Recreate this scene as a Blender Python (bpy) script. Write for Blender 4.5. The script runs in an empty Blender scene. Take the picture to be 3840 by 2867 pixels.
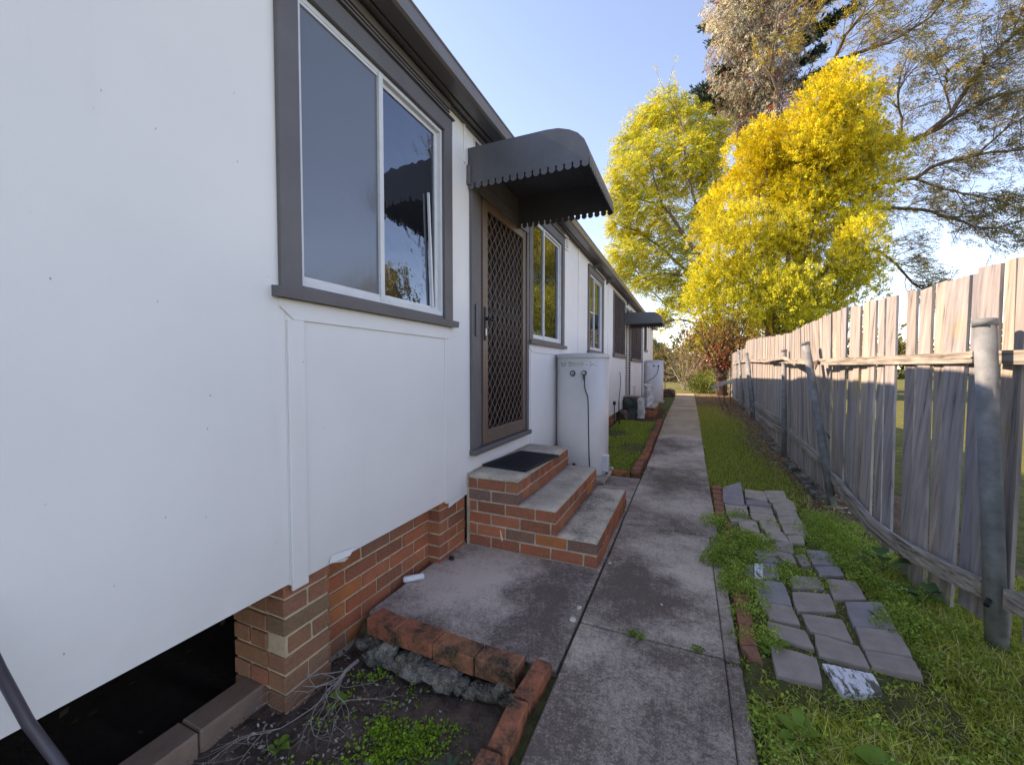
import bpy, math, random
import numpy as np
from mathutils import Vector
rnd = random.Random(7); rs = np.random.RandomState(11)
R = math.radians
sc = bpy.context.scene
col = sc.collection
# ------------------------------------------------------------------ camera, sky, sun, exposure
YAW, PITCH, FPX, CH = R(23.66592), R(1.91764), 870.0, 1.38
cd = bpy.data.cameras.new('camera'); cam = bpy.data.objects.new('camera', cd); col.objects.link(cam)
cd.sensor_width = 36; cd.lens = 36*870/2213; cd.clip_start = .05; cd.clip_end = 3000
cam.location = (0, 0, CH); cam.rotation_euler = (R(90)-PITCH, 0, YAW)
sc.camera = cam
SUN = Vector((1, .035, -.75)).normalized()
w = bpy.data.worlds.new('World'); sc.world = w; w.use_nodes = True
nt = w.node_tree; nt.nodes.clear()
sky = nt.nodes.new('ShaderNodeTexSky'); sky.sky_type = 'NISHITA'; sky.sun_disc = False
sky.sun_elevation = math.asin(-SUN.z); sky.sun_rotation = R(-92)
sky.air_density = .8; sky.dust_density = .08; sky.ozone_density = 1.7
bg = nt.nodes.new('ShaderNodeBackground'); bg.inputs[1].default_value = .15
wo = nt.nodes.new('ShaderNodeOutputWorld')
nt.links.new(sky.outputs[0], bg.inputs[0]); nt.links.new(bg.outputs[0], wo.inputs[0])
sl = bpy.data.lights.new('sun', 'SUN'); sl.energy = 3.1; sl.angle = R(.5); sl.color = (1, .92, .8)
so = bpy.data.objects.new('sun', sl); col.objects.link(so); so.rotation_euler = SUN.to_track_quat('-Z', 'Y').to_euler()
so.location = (-20, 0, 20)
vs = sc.view_settings; vs.view_transform = 'Standard'; vs.look = 'None'; vs.gamma = 1; vs.use_curve_mapping = False
vs.exposure = 1.62
vs.use_white_balance = True; vs.white_balance_temperature = 8300; vs.white_balance_tint = 21
# ------------------------------------------------------------------ measuring helpers (photo of width 2213)
cy, sy = math.cos(YAW), math.sin(YAW); cp, sp = math.cos(PITCH), math.sin(PITCH)
FW = np.array([-sy*cp, cy*cp, -sp]); RT = np.array([cy, sy, 0.]); UP = np.cross(RT, FW)
def ray(u, v): return FW + RT*(u-1106.5)/FPX - UP*(v-826.1)/FPX
O = np.array([0, 0, CH])
def at(u, v, Y): r = ray(u, v); return O + r*(Y/r[1])
def atx(u, v, X): r = ray(u, v); return O + r*(X/r[0])
def atz(u, v, Z): r = ray(u, v); return O + r*((Z-CH)/r[2])
def gz(y): t = min(1, max(0, (y-6.5)/4.5)); return .12*t*t*(3-2*t)
def atg(u, v, up=0.):
    z = 0
    for _ in range(12): p = atz(u, v, z+up); z = gz(p[1])
    return p
def src(u, v): k = 2213/3840; return (u*k, v*k)
def c5(a, b): return src(2600+a/1.785, 900+b/1.785)
def c6(a, b): return src(3100+a/2.065, 1600+b/2.065)
def c4(a, b): return src(2600+a/1.943, 1750+b/1.943)
def c7(a, b): return (1268+a/2.205, b/2.205)
# ------------------------------------------------------------------ object helpers
ORG = {}
class MB:
    def __init__(s): s.v = []; s.f = []; s.n = 0; s.c = None
    def add(s, vs, fs):
        s.v.append(np.asarray(vs, float).reshape(-1, 3)); s.f += [tuple(i+s.n for i in f) for f in fs]; s.n += len(s.v[-1]); return s
    def box(s, x0, x1, y0, y1, z0, z1):
        v = [(x, y, z) for z in (z0, z1) for y in (y0, y1) for x in (x0, x1)]
        return s.add(v, [(0, 2, 3, 1), (4, 5, 7, 6), (0, 1, 5, 4), (2, 6, 7, 3), (0, 4, 6, 2), (1, 3, 7, 5)])
    def cbox(s, x0, x1, y0, y1, z0, z1, b=.003):
        b = min(b, (x1-x0)*.45, (y1-y0)*.45, (z1-z0)*.45)
        v, f = chamfer((x1-x0)/2, (y1-y0)/2, (z1-z0)/2, b)
        return s.add(v+np.array([(x0+x1)/2, (y0+y1)/2, (z0+z1)/2]), f)
    def hexa(s, p): # 8 points: bottom loop 4, top loop 4
        return s.add(p, [(3, 2, 1, 0), (4, 5, 6, 7), (0, 1, 5, 4), (1, 2, 6, 5), (2, 3, 7, 6), (3, 0, 4, 7)])
    def prism(s, poly, d): # polygon of 3-D points, extruded by vector d
        p = np.asarray(poly, float); n = len(p); q = p+np.asarray(d, float)
        return s.add(np.vstack([p, q]), [tuple(range(n))[::-1], tuple(range(n, 2*n))]+[(i, (i+1) % n, n+(i+1) % n, n+i) for i in range(n)])
    def tube(s, pts, rad, seg=8, cap=True):
        pts = [np.asarray(p, float) for p in pts]; n = len(pts)
        if not hasattr(rad, '__len__'): rad = [rad]*n
        V = []
        ref = None
        for i, p in enumerate(pts):
            d = pts[min(i+1, n-1)]-pts[max(i-1, 0)]; d = d/(np.linalg.norm(d)+1e-9)
            if ref is None: ref = np.array([1., 0, 0]) if abs(d[0]) < .8 else np.array([0, 1., 0])
            a = np.cross(d, ref); a /= np.linalg.norm(a)+1e-9; b = np.cross(d, a); ref = -np.cross(d, a) if False else np.cross(a, d)
            for k in range(seg):
                t = 2*math.pi*k/seg; V.append(p+rad[i]*(a*math.cos(t)+b*math.sin(t)))
        F = []
        for i in range(n-1):
            for k in range(seg):
                k2 = (k+1) % seg; F.append((i*seg+k, i*seg+k2, (i+1)*seg+k2, (i+1)*seg+k))
        if cap: F += [tuple(range(seg))[::-1], tuple((n-1)*seg+k for k in range(seg))]
        return s.add(V, F)
    def loft(s, rings, cap=True):
        m = len(rings[0]); V = np.vstack(rings); F = []
        for i in range(len(rings)-1):
            for k in range(m):
                k2 = (k+1) % m; F.append((i*m+k, i*m+k2, (i+1)*m+k2, (i+1)*m+k))
        if cap: F += [tuple(range(m))[::-1], tuple((len(rings)-1)*m+k for k in range(m))]
        return s.add(V, F)
def chamfer(hx, hy, hz, b):
    V = []; idx = {}
    for sx in (-1, 1):
        for sy_ in (-1, 1):
            for sz in (-1, 1):
                for a in range(3):
                    p = [sx*(hx-b), sy_*(hy-b), sz*(hz-b)]; h = (hx, hy, hz); s_ = (sx, sy_, sz); p[a] = s_[a]*h[a]
                    idx[(sx, sy_, sz, a)] = len(V); V.append(p)
    F = []
    q = [(-1, -1), (1, -1), (1, 1), (-1, 1)]
    for s_ in (-1, 1):
        f = [idx[(s_, a, b_, 0)] for a, b_ in q]; F.append(f if s_ > 0 else f[::-1])
        f = [idx[(b_, s_, a, 1)] for a, b_ in q]; F.append(f if s_ > 0 else f[::-1])
        f = [idx[(a, b_, s_, 2)] for a, b_ in q]; F.append(f if s_ > 0 else f[::-1])
    for a in (-1, 1):
        for b_ in (-1, 1):
            F.append([idx[(a, b_, -1, 0)], idx[(a, b_, 1, 0)], idx[(a, b_, 1, 1)], idx[(a, b_, -1, 1)]][::a*b_])
            F.append([idx[(-1, a, b_, 1)], idx[(1, a, b_, 1)], idx[(1, a, b_, 2)], idx[(-1, a, b_, 2)]][::a*b_])
            F.append([idx[(a, -1, b_, 2)], idx[(a, 1, b_, 2)], idx[(a, 1, b_, 0)], idx[(a, -1, b_, 0)]][::a*b_])
            for c in (-1, 1):
                F.append([idx[(a, b_, c, 0)], idx[(a, b_, c, 1)], idx[(a, b_, c, 2)]][::a*b_*c])
    return np.array(V), [tuple(f) for f in F]
def link(name, data, parent=None, org=(0, 0, 0)):
    o = bpy.data.objects.new(name, data); col.objects.link(o)
    ORG[o.name] = np.array(org, float)
    if parent: o.parent = parent; o.location = Vector(np.array(org)-ORG[parent.name])
    else: o.location = org
    return o
def mesh(mb, mat, org, smooth=False, name='m'):
    me = bpy.data.meshes.new(name); V = np.vstack(mb.v)-org
    me.from_pydata(V.tolist(), [], mb.f)
    if mat: me.materials.append(mat)
    if smooth: me.polygons.foreach_set('use_smooth', [True]*len(me.polygons))
    return me
def obj(name, mb, mat, parent=None, smooth=False, org=None, **kw):
    V = np.vstack(mb.v)
    if org is None: org = np.array([(V[:, 0].min()+V[:, 0].max())/2, (V[:, 1].min()+V[:, 1].max())/2, V[:, 2].min()])
    o = link(name, mesh(mb, mat, org, smooth, name), parent, org)
    for k, v in kw.items(): o[k] = v
    return o
def thing(name, label, cat, loc=(0, 0, 0), group=None):
    o = link(name, None, None, loc); o['label'] = label; o['category'] = cat
    if group: o['group'] = group
    return o
def tag(o, label, cat, group=None):
    o['label'] = label; o['category'] = cat
    if group: o['group'] = group
    return o
def struct(name, mb, mat, **kw): return obj(name, mb, mat, kind='structure', **kw)
def quads(name, P, mat, parent=None, cols=None, org=None, **kw):
    """P: (N,4,3) leaf quads -> one mesh, optional per-quad colour"""
    P = np.asarray(P, np.float32); N = len(P)
    if org is None: org = np.array([P[..., 0].mean(), P[..., 1].mean(), P[..., 2].min()])
    V = (P-np.asarray(org, np.float32)).reshape(-1)
    me = bpy.data.meshes.new(name); me.vertices.add(4*N); me.vertices.foreach_set('co', V.astype(np.float32))
    me.loops.add(4*N); me.loops.foreach_set('vertex_index', np.arange(4*N, dtype=np.int32))
    me.polygons.add(N); me.polygons.foreach_set('loop_start', np.arange(0, 4*N, 4, dtype=np.int32))
    me.update(calc_edges=True)
    if cols is not None:
        a = me.color_attributes.new('Col', 'FLOAT_COLOR', 'POINT')
        c = np.ones((N, 4, 4), np.float32); c[..., :3] = np.asarray(cols)[:, None, :]; a.data.foreach_set('color', c.reshape(-1))
    me.materials.append(mat)
    o = link(name, me, parent, org)
    for k, v in kw.items(): o[k] = v
    return o
# ------------------------------------------------------------------ materials
class NT:
    def __init__(s, name):
        s.m = bpy.data.materials.new(name); s.m.use_nodes = True; s.t = s.m.node_tree; s.b = s.t.nodes['Principled BSDF']; s.o = s.t.nodes['Material Output']
        s.tc = s.t.nodes.new('ShaderNodeTexCoord')
    def n(s, t, **k):
        x = s.t.nodes.new('ShaderNode'+t)
        for a, v in k.items():
            if a.startswith('i_'):
                key = a[2:]; key = int(key) if key.isdigit() else key.replace('_', ' ')
                if hasattr(v, 'is_output') : s.t.links.new(v, x.inputs[key])
                else: x.inputs[key].default_value = v
            else: setattr(x, a, v)
        return x
    def l(s, a, b): s.t.links.new(a, b)
    def noise(s, scale, detail=4, rough=.6, vec=None, dist=0): 
        x = s.n('TexNoise', i_Scale=scale, i_Detail=detail, i_Roughness=rough, i_Distortion=dist); s.l(vec or s.tc.outputs['Object'], x.inputs['Vector']); return x.outputs['Fac']
    def map(s, scale, vec=None, rot=(0, 0, 0)):
        x = s.n('Mapping'); x.inputs['Scale'].default_value = scale; x.inputs['Rotation'].default_value = rot; s.l(vec or s.tc.outputs['Object'], x.inputs['Vector']); return x.outputs[0]
    def ramp(s, fac, stops):
        x = s.n('ValToRGB'); e = x.color_ramp.elements
        while len(e) < len(stops): e.new(.5)
        for i, (p, c) in enumerate(stops): e[i].position = p; e[i].color = (*c, 1) if len(c) == 3 else c
        s.l(fac, x.inputs[0]); return x.outputs[0]
    def mix(s, fac, a, b, mode='MIX'):
        x = s.n('Mix', data_type='RGBA', blend_type=mode)
        for v, i in ((fac, 0), (a, 6), (b, 7)):
            if hasattr(v, 'is_output'): s.l(v, x.inputs[i])
            else: x.inputs[i].default_value = v if i == 0 else (*v, 1)
        return x.outputs[2]
    def bump(s, h, strength=.3, dist=.01):
        x = s.n('Bump', i_Strength=strength, i_Distance=dist); s.l(h, x.inputs['Height']); s.l(x.outputs[0], s.b.inputs['Normal']); return x
    def done(s, colr, rough=.8, metal=0, spec=.4):
        if hasattr(colr, 'is_output'): s.l(colr, s.b.inputs['Base Color'])
        else: s.b.inputs['Base Color'].default_value = (*colr, 1)
        if hasattr(rough, 'is_output'): s.l(rough, s.b.inputs['Roughness'])
        else: s.b.inputs['Roughness'].default_value = rough
        s.b.inputs['Metallic'].default_value = metal; s.b.inputs['Specular IOR Level'].default_value = spec; return s.m
def bw(v): return (v, v, v)
def simple(name, c, rough=.7, var=.15, scale=6, bump=.15, bscale=60, metal=0, spec=.4, world=False):
    k = NT(name); vec = None
    if world: g = k.n('NewGeometry'); vec = g.outputs['Position']
    a = k.noise(scale, 5, .6, vec); cc = k.ramp(a, [(.3, tuple(x*(1-var) for x in c)), (.7, tuple(min(1, x*(1+var)) for x in c))])
    k.bump(k.noise(bscale, 4, .6, vec), bump, .004)
    return k.done(cc, rough, metal, spec)
# painted fibro sheet
k = NT('white wall paint'); g = k.n('NewGeometry').outputs['Position']
a = k.noise(1.3, 4, .6, g); base = k.ramp(a, [(.3, (.74, .73, .735)), (.7, (.8, .785, .785))])
sxyz = k.n('SeparateXYZ', i_0=g); cyz = k.n('CombineXYZ'); k.l(sxyz.outputs[1], cyz.inputs[0]); k.l(sxyz.outputs[2], cyz.inputs[1])
d = k.n('TexVoronoi', i_Scale=6., feature='F1', voronoi_dimensions='2D'); k.l(k.map((1.3, .7, 1), cyz.outputs[0]), d.inputs['Vector'])
dm = k.ramp(d.outputs['Distance'], [(.009, bw(.8)), (.02, bw(0))]); pick = k.ramp(k.n('SeparateColor', i_0=d.outputs['Color']).outputs[0], [(.68, bw(0)), (.95, bw(1))])
mm = k.n('Math', operation='MULTIPLY'); k.l(dm, mm.inputs[0]); k.l(pick, mm.inputs[1])
base = k.mix(mm.outputs[0], base, (.16, .15, .15))
st = k.ramp(k.noise(3, 6, .7, k.map((1, 1, .12), g)), [(.56, bw(0)), (.85, bw(.32))]); base = k.mix(st, base, (.52, .5, .46))
zz = k.n('SeparateXYZ', i_0=g).outputs[2]; lo = k.n('MapRange', i_1=.42, i_2=.75, i_3=.3, i_4=0.); k.l(zz, lo.inputs[0])
lo2 = k.n('Math', operation='MULTIPLY'); k.l(lo.outputs[0], lo2.inputs[0]); k.l(k.noise(9, 5, .7, g), lo2.inputs[1]); base = k.mix(lo2.outputs[0], base, (.42, .38, .34))
k.bump(k.noise(160, 5, .65, g), .22, .003); MWALL = k.done(base, .55)
MTRIM = simple('charcoal trim paint', (.12, .112, .118), .5, .12, 4, .25, 40, spec=.45)
MGUT = simple('gutter steel', (.15, .135, .135), .32, .1, 3, .05, 30, spec=.5)
MSOF = simple('soffit paint', (.16, .145, .14), .6, .15, 5, .15, 60)
MALU = simple('white aluminium', (.62, .63, .66), .32, .08, 9, .06, 80, spec=.5)
MAWN = simple('awning steel', (.105, .108, .122), .42, .25, 2.5, .05, 40, spec=.45)
MBRZ = simple('bronze aluminium', (.15, .1, .078), .38, .12, 5, .06, 50, spec=.5)
MBRZD = simple('grille bronze', (.2, .15, .13), .45, .12, 9, .06, 50)
MLAT = simple('brown lattice', (.075, .05, .045), .5, .2, 9, .1, 50)
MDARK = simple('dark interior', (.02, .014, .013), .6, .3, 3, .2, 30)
MSCR = simple('door blind', (.03, .02, .018), .5, .3, 5, .3, 14)
MBLK = simple('black plastic', (.012, .012, .014), .45, .2, 10, .2, 60)
MRUB = simple('rubber mat', (.01, .01, .016), .6, .2, 10, .3, 120)
MCHR = simple('dull metal', (.45, .45, .46), .3, .1, 10, .05, 50, metal=.8)
MTANK = simple('tank enamel', (.64, .61, .6), .38, .06, 2.5, .04, 40, spec=.5)
MTANKL = simple('tank lid', (.52, .5, .5), .42, .06, 2.5, .04, 40)
MPOST = simple('galvanised post', (.19, .205, .21), .62, .42, 9, .3, 60, metal=.0, spec=.35)
MPALE = None
def glass(name, dark, refl, tint=(.8, .88, 1), rough=.02, wave=.03):
    k = NT(name); k.t.nodes.remove(k.b)
    d = k.n('BsdfDiffuse', i_Color=(*dark, 1)); gl = k.n('BsdfGlossy', i_Color=(*tint, 1), i_Roughness=rough)
    f = k.n('Fresnel', i_IOR=1.5); mr = k.n('MapRange', i_1=0., i_2=1., i_3=refl, i_4=1.); k.l(f.outputs[0], mr.inputs[0])
    b = k.n('Bump', i_Strength=wave, i_Distance=.05); k.l(k.noise(7, 2, .5), b.inputs['Height']); k.l(b.outputs[0], gl.inputs['Normal'])
    m = k.n('MixShader'); k.l(mr.outputs[0], m.inputs[0]); k.l(d.outputs[0], m.inputs[1]); k.l(gl.outputs[0], m.inputs[2]); k.l(m.outputs[0], k.o.inputs[0]); return k.m
MGL1 = glass('frosted grey glass', (.12, .125, .135), .06, rough=.16, wave=.04)
MGL2 = glass('dark window glass', (.012, .012, .014), .16, rough=.01, wave=.05)
# brick
def brickmat(name, stops, dirt=(.05, .045, .04), damt=.5, soot=False):
    k = NT(name); oi = k.n('ObjectInfo'); c = k.ramp(oi.outputs['Random'], stops)
    g = k.n('NewGeometry').outputs['Position']
    n1 = k.noise(9, 5, .65, g); c = k.mix(k.ramp(n1, [(.42, bw(0)), (.72, bw(damt))]), c, dirt)
    n2 = k.noise(70, 4, .7, g); c = k.mix(k.ramp(n2, [(.35, bw(.35)), (.55, bw(0))]), c, (.45, .22, .13), 'MIX')
    k.bump(n2, .5, .004); return k.done(c, .88, spec=.2)
RED = [(0, (.38, .1, .05)), (.25, (.46, .15, .08)), (.5, (.34, .11, .065)), (.72, (.24, .09, .06)), (.86, (.5, .16, .05)), (1, (.17, .11, .1))]
BRN = [(0, (.3, .15, .085)), (.3, (.27, .13, .085)), (.6, (.36, .13, .08)), (.85, (.22, .145, .09)), (1, (.23, .14, .1))]
MBRK = brickmat('red brick', RED, (.16, .085, .06), .5)
MBRKB = brickmat('brown brick', BRN, (.13, .09, .06), .6)
MBRKD = brickmat('stained edging brick', RED, (.04, .038, .026), 1.4)
MMOR = simple('mortar', (.5, .4, .28), .9, .25, 14, .6, 90, world=True)
MMORD = simple('grey mortar', (.44, .37, .29), .9, .3, 14, .6, 90, world=True)
def concrete(name, light, dark, lo, hi, big=1.1, speck=.5, dead=(.6, .55, .5), blobs=()):
    k = NT(name); g = k.n('NewGeometry').outputs['Position']
    n1 = k.noise(big, 6, .62, g, .3); n2 = k.noise(7, 6, .75, g); n3 = k.noise(38, 5, .75, g); n4 = k.noise(150, 3, .7, g)
    s1 = k.n('Math', operation='MULTIPLY_ADD', i_1=.42); k.l(n2, s1.inputs[0]); k.l(n1, s1.inputs[2])
    s2 = k.n('Math', operation='MULTIPLY_ADD', i_1=.5); k.l(n3, s2.inputs[0]); k.l(s1.outputs[0], s2.inputs[2])
    s3 = k.n('Math', operation='MULTIPLY_ADD', i_1=.62); k.l(n4, s3.inputs[0]); k.l(s2.outputs[0], s3.inputs[2])
    s4 = k.n('Math', operation='MULTIPLY_ADD', i_1=.5, i_2=-.05); k.l(s3.outputs[0], s4.inputs[0])
    if blobs:
        wv = k.n('TexNoise', i_Scale=3.2, i_Detail=5., i_Roughness=.65); k.l(g, wv.inputs['Vector']); wm = k.n('VectorMath', operation='MULTIPLY_ADD'); k.l(wv.outputs['Color'], wm.inputs[0]); wm.inputs[1].default_value = (.55, .55, 0); k.l(g, wm.inputs[2])
        wf = k.n('VectorMath', operation='ADD'); k.l(wm.outputs[0], wf.inputs[0]); wf.inputs[1].default_value = (-.275, -.275, 0); last = s4.outputs[0]
        for bx_, by_, br_, ba_ in blobs:
            dd_ = k.n('VectorMath', operation='DISTANCE'); k.l(wf.outputs[0], dd_.inputs[0]); dd_.inputs[1].default_value = (bx_, by_, 0)
            mr_ = k.n('MapRange', interpolation_type='SMOOTHSTEP', i_1=br_*.25, i_2=br_*1.3, i_3=ba_, i_4=0.); k.l(dd_.outputs['Value'], mr_.inputs[0]); ad_ = k.n('Math', operation='ADD'); k.l(last, ad_.inputs[0]); k.l(mr_.outputs[0], ad_.inputs[1]); last = ad_.outputs[0]
        s4 = type('o', (), {'outputs': [last]})
    c = k.ramp(s4.outputs[0], [(lo, dark), ((lo+hi)/2, tuple((a+b)/2 for a, b in zip(dark, light))), (hi, light)])
    vo = k.n('TexVoronoi', i_Scale=60., feature='F1', i_Randomness=1.); k.l(k.map((1, 1, 1), g), vo.inputs['Vector'])
    sp_ = k.ramp(vo.outputs['Distance'], [(.1, bw(speck)), (.24, bw(0))]); vp = k.ramp(k.n('SeparateColor', i_0=vo.outputs['Color']).outputs[1], [(.72, bw(0)), (.8, bw(1))])
    mm = k.n('Math', operation='MULTIPLY'); k.l(sp_, mm.inputs[0]); k.l(vp, mm.inputs[1]); c = k.mix(mm.outputs[0], c, dead)
    k.bump(s3.outputs[0], .55, .02); return k.done(c, .92, spec=.2)
MCON = concrete('stained path concrete', (.68, .56, .46), (.17, .13, .11), .5, .69, blobs=[(-.27, 2.62, .46, -.09), (-.12, 3.2, .3, .05), (.1, 2.85, .25, .09), (.0, 2.25, .2, .05), (-.35, 3.75, .4, -.04), (-.1, 4.6, .45, .05), (-.2, 1.5, .9, -.05), (-.42, 2.0, .2, .07), (-.2, 5.7, .5, -.06)])
MPAD = concrete('pad concrete', (.66, .54, .46), (.16, .122, .106), .5, .69, .9, blobs=[(-.72, 2.25, .3, -.07), (-.68, 1.9, .25, -.05), (-.85, 2.62, .3, -.05), (-1.35, 2.15, .38, .12), (-1.25, 2.5, .3, .06)])
MCONF = concrete('far path concrete', (.52, .42, .3), (.24, .185, .13), .43, .66)
MTRD = concrete('tread concrete', (.64, .55, .45), (.28, .235, .195), .45, .66, 2.2, .2)
MTRDS = concrete('stained tread concrete', (.62, .53, .43), (.08, .066, .06), .47, .62, 2.6, .2)
MRUBL = concrete('rubble', (.34, .31, .26), (.05, .048, .035), .52, .68, 4)
def wood(name, a, b, c, zst=2.2, xs=55, moss=0):
    k = NT(name); oi = k.n('ObjectInfo'); 
    off = k.n('VectorMath', operation='MULTIPLY_ADD'); off.inputs[1].default_value = (1, 1, 1); k.l(k.tc.outputs['Object'], off.inputs[0])
    cx = k.n('CombineXYZ'); m10 = k.n('Math', operation='MULTIPLY', i_1=37.); k.l(oi.outputs['Random'], m10.inputs[0]); k.l(m10.outputs[0], cx.inputs[0]); k.l(m10.outputs[0], cx.inputs[2]); k.l(cx.outputs[0], off.inputs[2])
    v = k.map((xs, xs, zst*.45), off.outputs[0]); n = k.noise(1, 5, .6, v, .03); n2 = k.noise(2.2, 5, .7, k.map((6, 6, .8), off.outputs[0]))
    colr = k.ramp(n, [(.28, a), (.42, b), (.75, c)])
    colr = k.mix(k.ramp(n2, [(.45, bw(0)), (.75, bw(.6))]), colr, tuple(x*.5 for x in b))
    tint = k.ramp(oi.outputs['Random'], [(0, (.6, .62, .68)), (.25, (1.0, .95, .9)), (.5, (.75, .75, .78)), (.75, (1.1, 1., .88)), (1, (.7, .67, .66))])
    colr = k.mix(1., colr, tint, 'MULTIPLY')
    if moss:
        colr = k.mix(k.ramp(k.noise(1.6, 4, .6, off.outputs[0]), [(.6, bw(0)), (.74, bw(moss))]), colr, (.4, .3, .04))
    k.bump(n, .7, .006); return k.done(colr, .88, spec=.2)
MPALE = wood('weathered paling', (.12, .108, .1), (.38, .35, .33), (.58, .54, .5), xs=26, moss=.5)
MRAIL = wood('weathered rail', (.09, .075, .062), (.27, .235, .19), (.44, .39, .33), 1.6, 40)
_r = MRAIL
k = NT('weathered rail along'); v = k.map((50, 1.0, 50)); n = k.noise(1, 5, .62, v, .05)
cc = k.ramp(n, [(.32, (.1, .085, .07)), (.5, (.32, .28, .235)), (.72, (.55, .49, .42))]); k.bump(n, .7, .006); MRAIL = k.done(cc, .88, spec=.2)
# foliage
def leafmat(name, tl=.35, attr=True, c=(.1, .15, .03), rough=.55):
    k = NT(name); k.t.nodes.remove(k.b)
    if attr: cc = k.n('VertexColor', layer_name='Col').outputs[0]
    else: cc = k.mix(0., c, c)
    d = k.n('BsdfDiffuse'); k.l(cc, d.inputs[0]); t = k.n('BsdfTranslucent'); k.l(cc, t.inputs[0])
    m = k.n('MixShader', i_0=tl); k.l(d.outputs[0], m.inputs[1]); k.l(t.outputs[0], m.inputs[2])
    gl = k.n('BsdfGlossy', i_Roughness=.45); gl.inputs[0].default_value = (1, 1, 1, 1); m2 = k.n('MixShader', i_0=.012); k.l(m.outputs[0], m2.inputs[1]); k.l(gl.outputs[0], m2.inputs[2])
    k.l(m2.outputs[0], k.o.inputs[0]); return k.m
MLEAF = leafmat('tree leaves', .3); MGRS = leafmat('grass leaves', .3)
MBARK = simple('brown bark', (.15, .11, .08), .9, .4, 8, .8, 25)
MBARKL = simple('pale bark', (.3, .24, .18), .9, .35, 8, .8, 25)
MTWIG = simple('dry twigs', (.34, .28, .22), .9, .25, 8, .3, 25)
# ground sheet material from its vertex colours, underfloor shade painted in
k = NT('ground soil and turf'); vc = k.n('VertexColor', layer_name='Col').outputs[0]; g = k.n('NewGeometry').outputs['Position']
n1 = k.noise(14, 6, .75, g); n2 = k.noise(60, 4, .7, g)
c = k.mix(k.ramp(n1, [(.35, bw(.75)), (.65, bw(0))]), vc, (.035, .026, .02)); c = k.mix(k.ramp(n2, [(.62, bw(0)), (.8, bw(.35))]), c, (.25, .21, .16))
k.bump(n1, .8, .03); MGND = k.done(c, .95, spec=.15)
# ------------------------------------------------------------------ ground
def xs_(*seg):
    out = []
    for a, b, st in seg: out += list(np.arange(a, b, st))
    return np.unique(np.round(out+[seg[-1][1]], 4))
X = np.concatenate([[-900, -300, -100, -40, -15, -9], xs_((-6, -2, .5), (-2, 2.4, .05), (2.4, 8, .5)), [12, 20, 40, 100, 300, 900]])
Y = np.concatenate([[-300, -60, -15, -4], xs_((-1, 6, .05), (6, 14, .15), (14, 30, .5)), [35, 45, 60, 100, 300, 1200]])
GX, GY = np.meshgrid(X, Y, indexing='ij')
def sm(t): t = np.clip(t, 0, 1); return t*t*(3-2*t)
GZ = .12*sm((GY-6.5)/4.5)-.035
low = (GX < -.6) & (GY < 1.68)
GZ = np.where(low, -.165+.03*sm((GX+1.6)/.9), GZ)
near = (np.abs(GX) < 2.4) & (GY > -1) & (GY < 14)
GZ = GZ+np.where(near, rs.normal(0, .006, GX.shape), 0)
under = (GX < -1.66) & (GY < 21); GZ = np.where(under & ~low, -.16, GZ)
GZ = GZ+np.where((GX > 1.0) & (GX < 1.6) & (GY < 6), -.02, 0)
pvr = (GX > .26) & (GX < 1.12) & (GY > 1.95) & (GY < 4.5); GZ = np.where(pvr, GZ+.024, GZ)
gc = np.zeros(GX.shape+(4,), np.float32); gc[..., 3] = 1
turf = np.array([.15, .16, .05]); soil = np.array([.19, .13, .1]); litter = np.array([.34, .22, .14]); far = np.array([.2, .2, .06])
nz = rs.normal(0, .12, GX.shape)
gc[..., :3] = turf
m = np.clip((GX-.95+nz*.6)/.25, 0, 1)*(GY < 24)*(GX < 2.2); gc[..., :3] = gc[..., :3]*(1-m[..., None])+litter*m[..., None]*.8
m = np.clip((GY-11.5+nz*4)/2.5, 0, 1)*(GX > .2)*(GX < 2.4)*.75; gc[..., :3] = gc[..., :3]*(1-m[..., None])+litter*m[..., None]
m = np.clip((GY-21)/2, 0, 1); gc[..., :3] = gc[..., :3]*(1-m[..., None])+far*m[..., None]
m = ((GX > 2.2) | (GX < -9)).astype(float); gc[..., :3] = gc[..., :3]*(1-m[..., None])+np.array([.2, .2, .05])*m[..., None]
gc[pvr, :3] = np.array([.13, .14, .045]); gc[low, :3] = soil; gc[under & ~low | (GX < -1.85) & (GY < 21) & (GX > -9), :3] = np.array([.045, .035, .03])  # ground under the house painted near black to stand for its shade
m = ((GX < -.6) & (GX > -1.7) & (GY > 10.2) & (GY < 14)).astype(float); gc[..., :3] = gc[..., :3]*(1-m[..., None])+np.array([.12, .07, .045])*m[..., None]
nx, ny = GX.shape
mb = MB(); F = []
I = np.arange(nx*ny).reshape(nx, ny)
F = np.stack([I[:-1, :-1], I[1:, :-1], I[1:, 1:], I[:-1, 1:]], -1).reshape(-1, 4).tolist()
mb.v = [np.stack([GX, GY, GZ], -1).reshape(-1, 3)]; mb.f = F; mb.n = nx*ny
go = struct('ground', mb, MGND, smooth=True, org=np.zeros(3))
a = go.data.color_attributes.new('Col', 'FLOAT_COLOR', 'POINT'); a.data.foreach_set('color', gc.reshape(-1))
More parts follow.
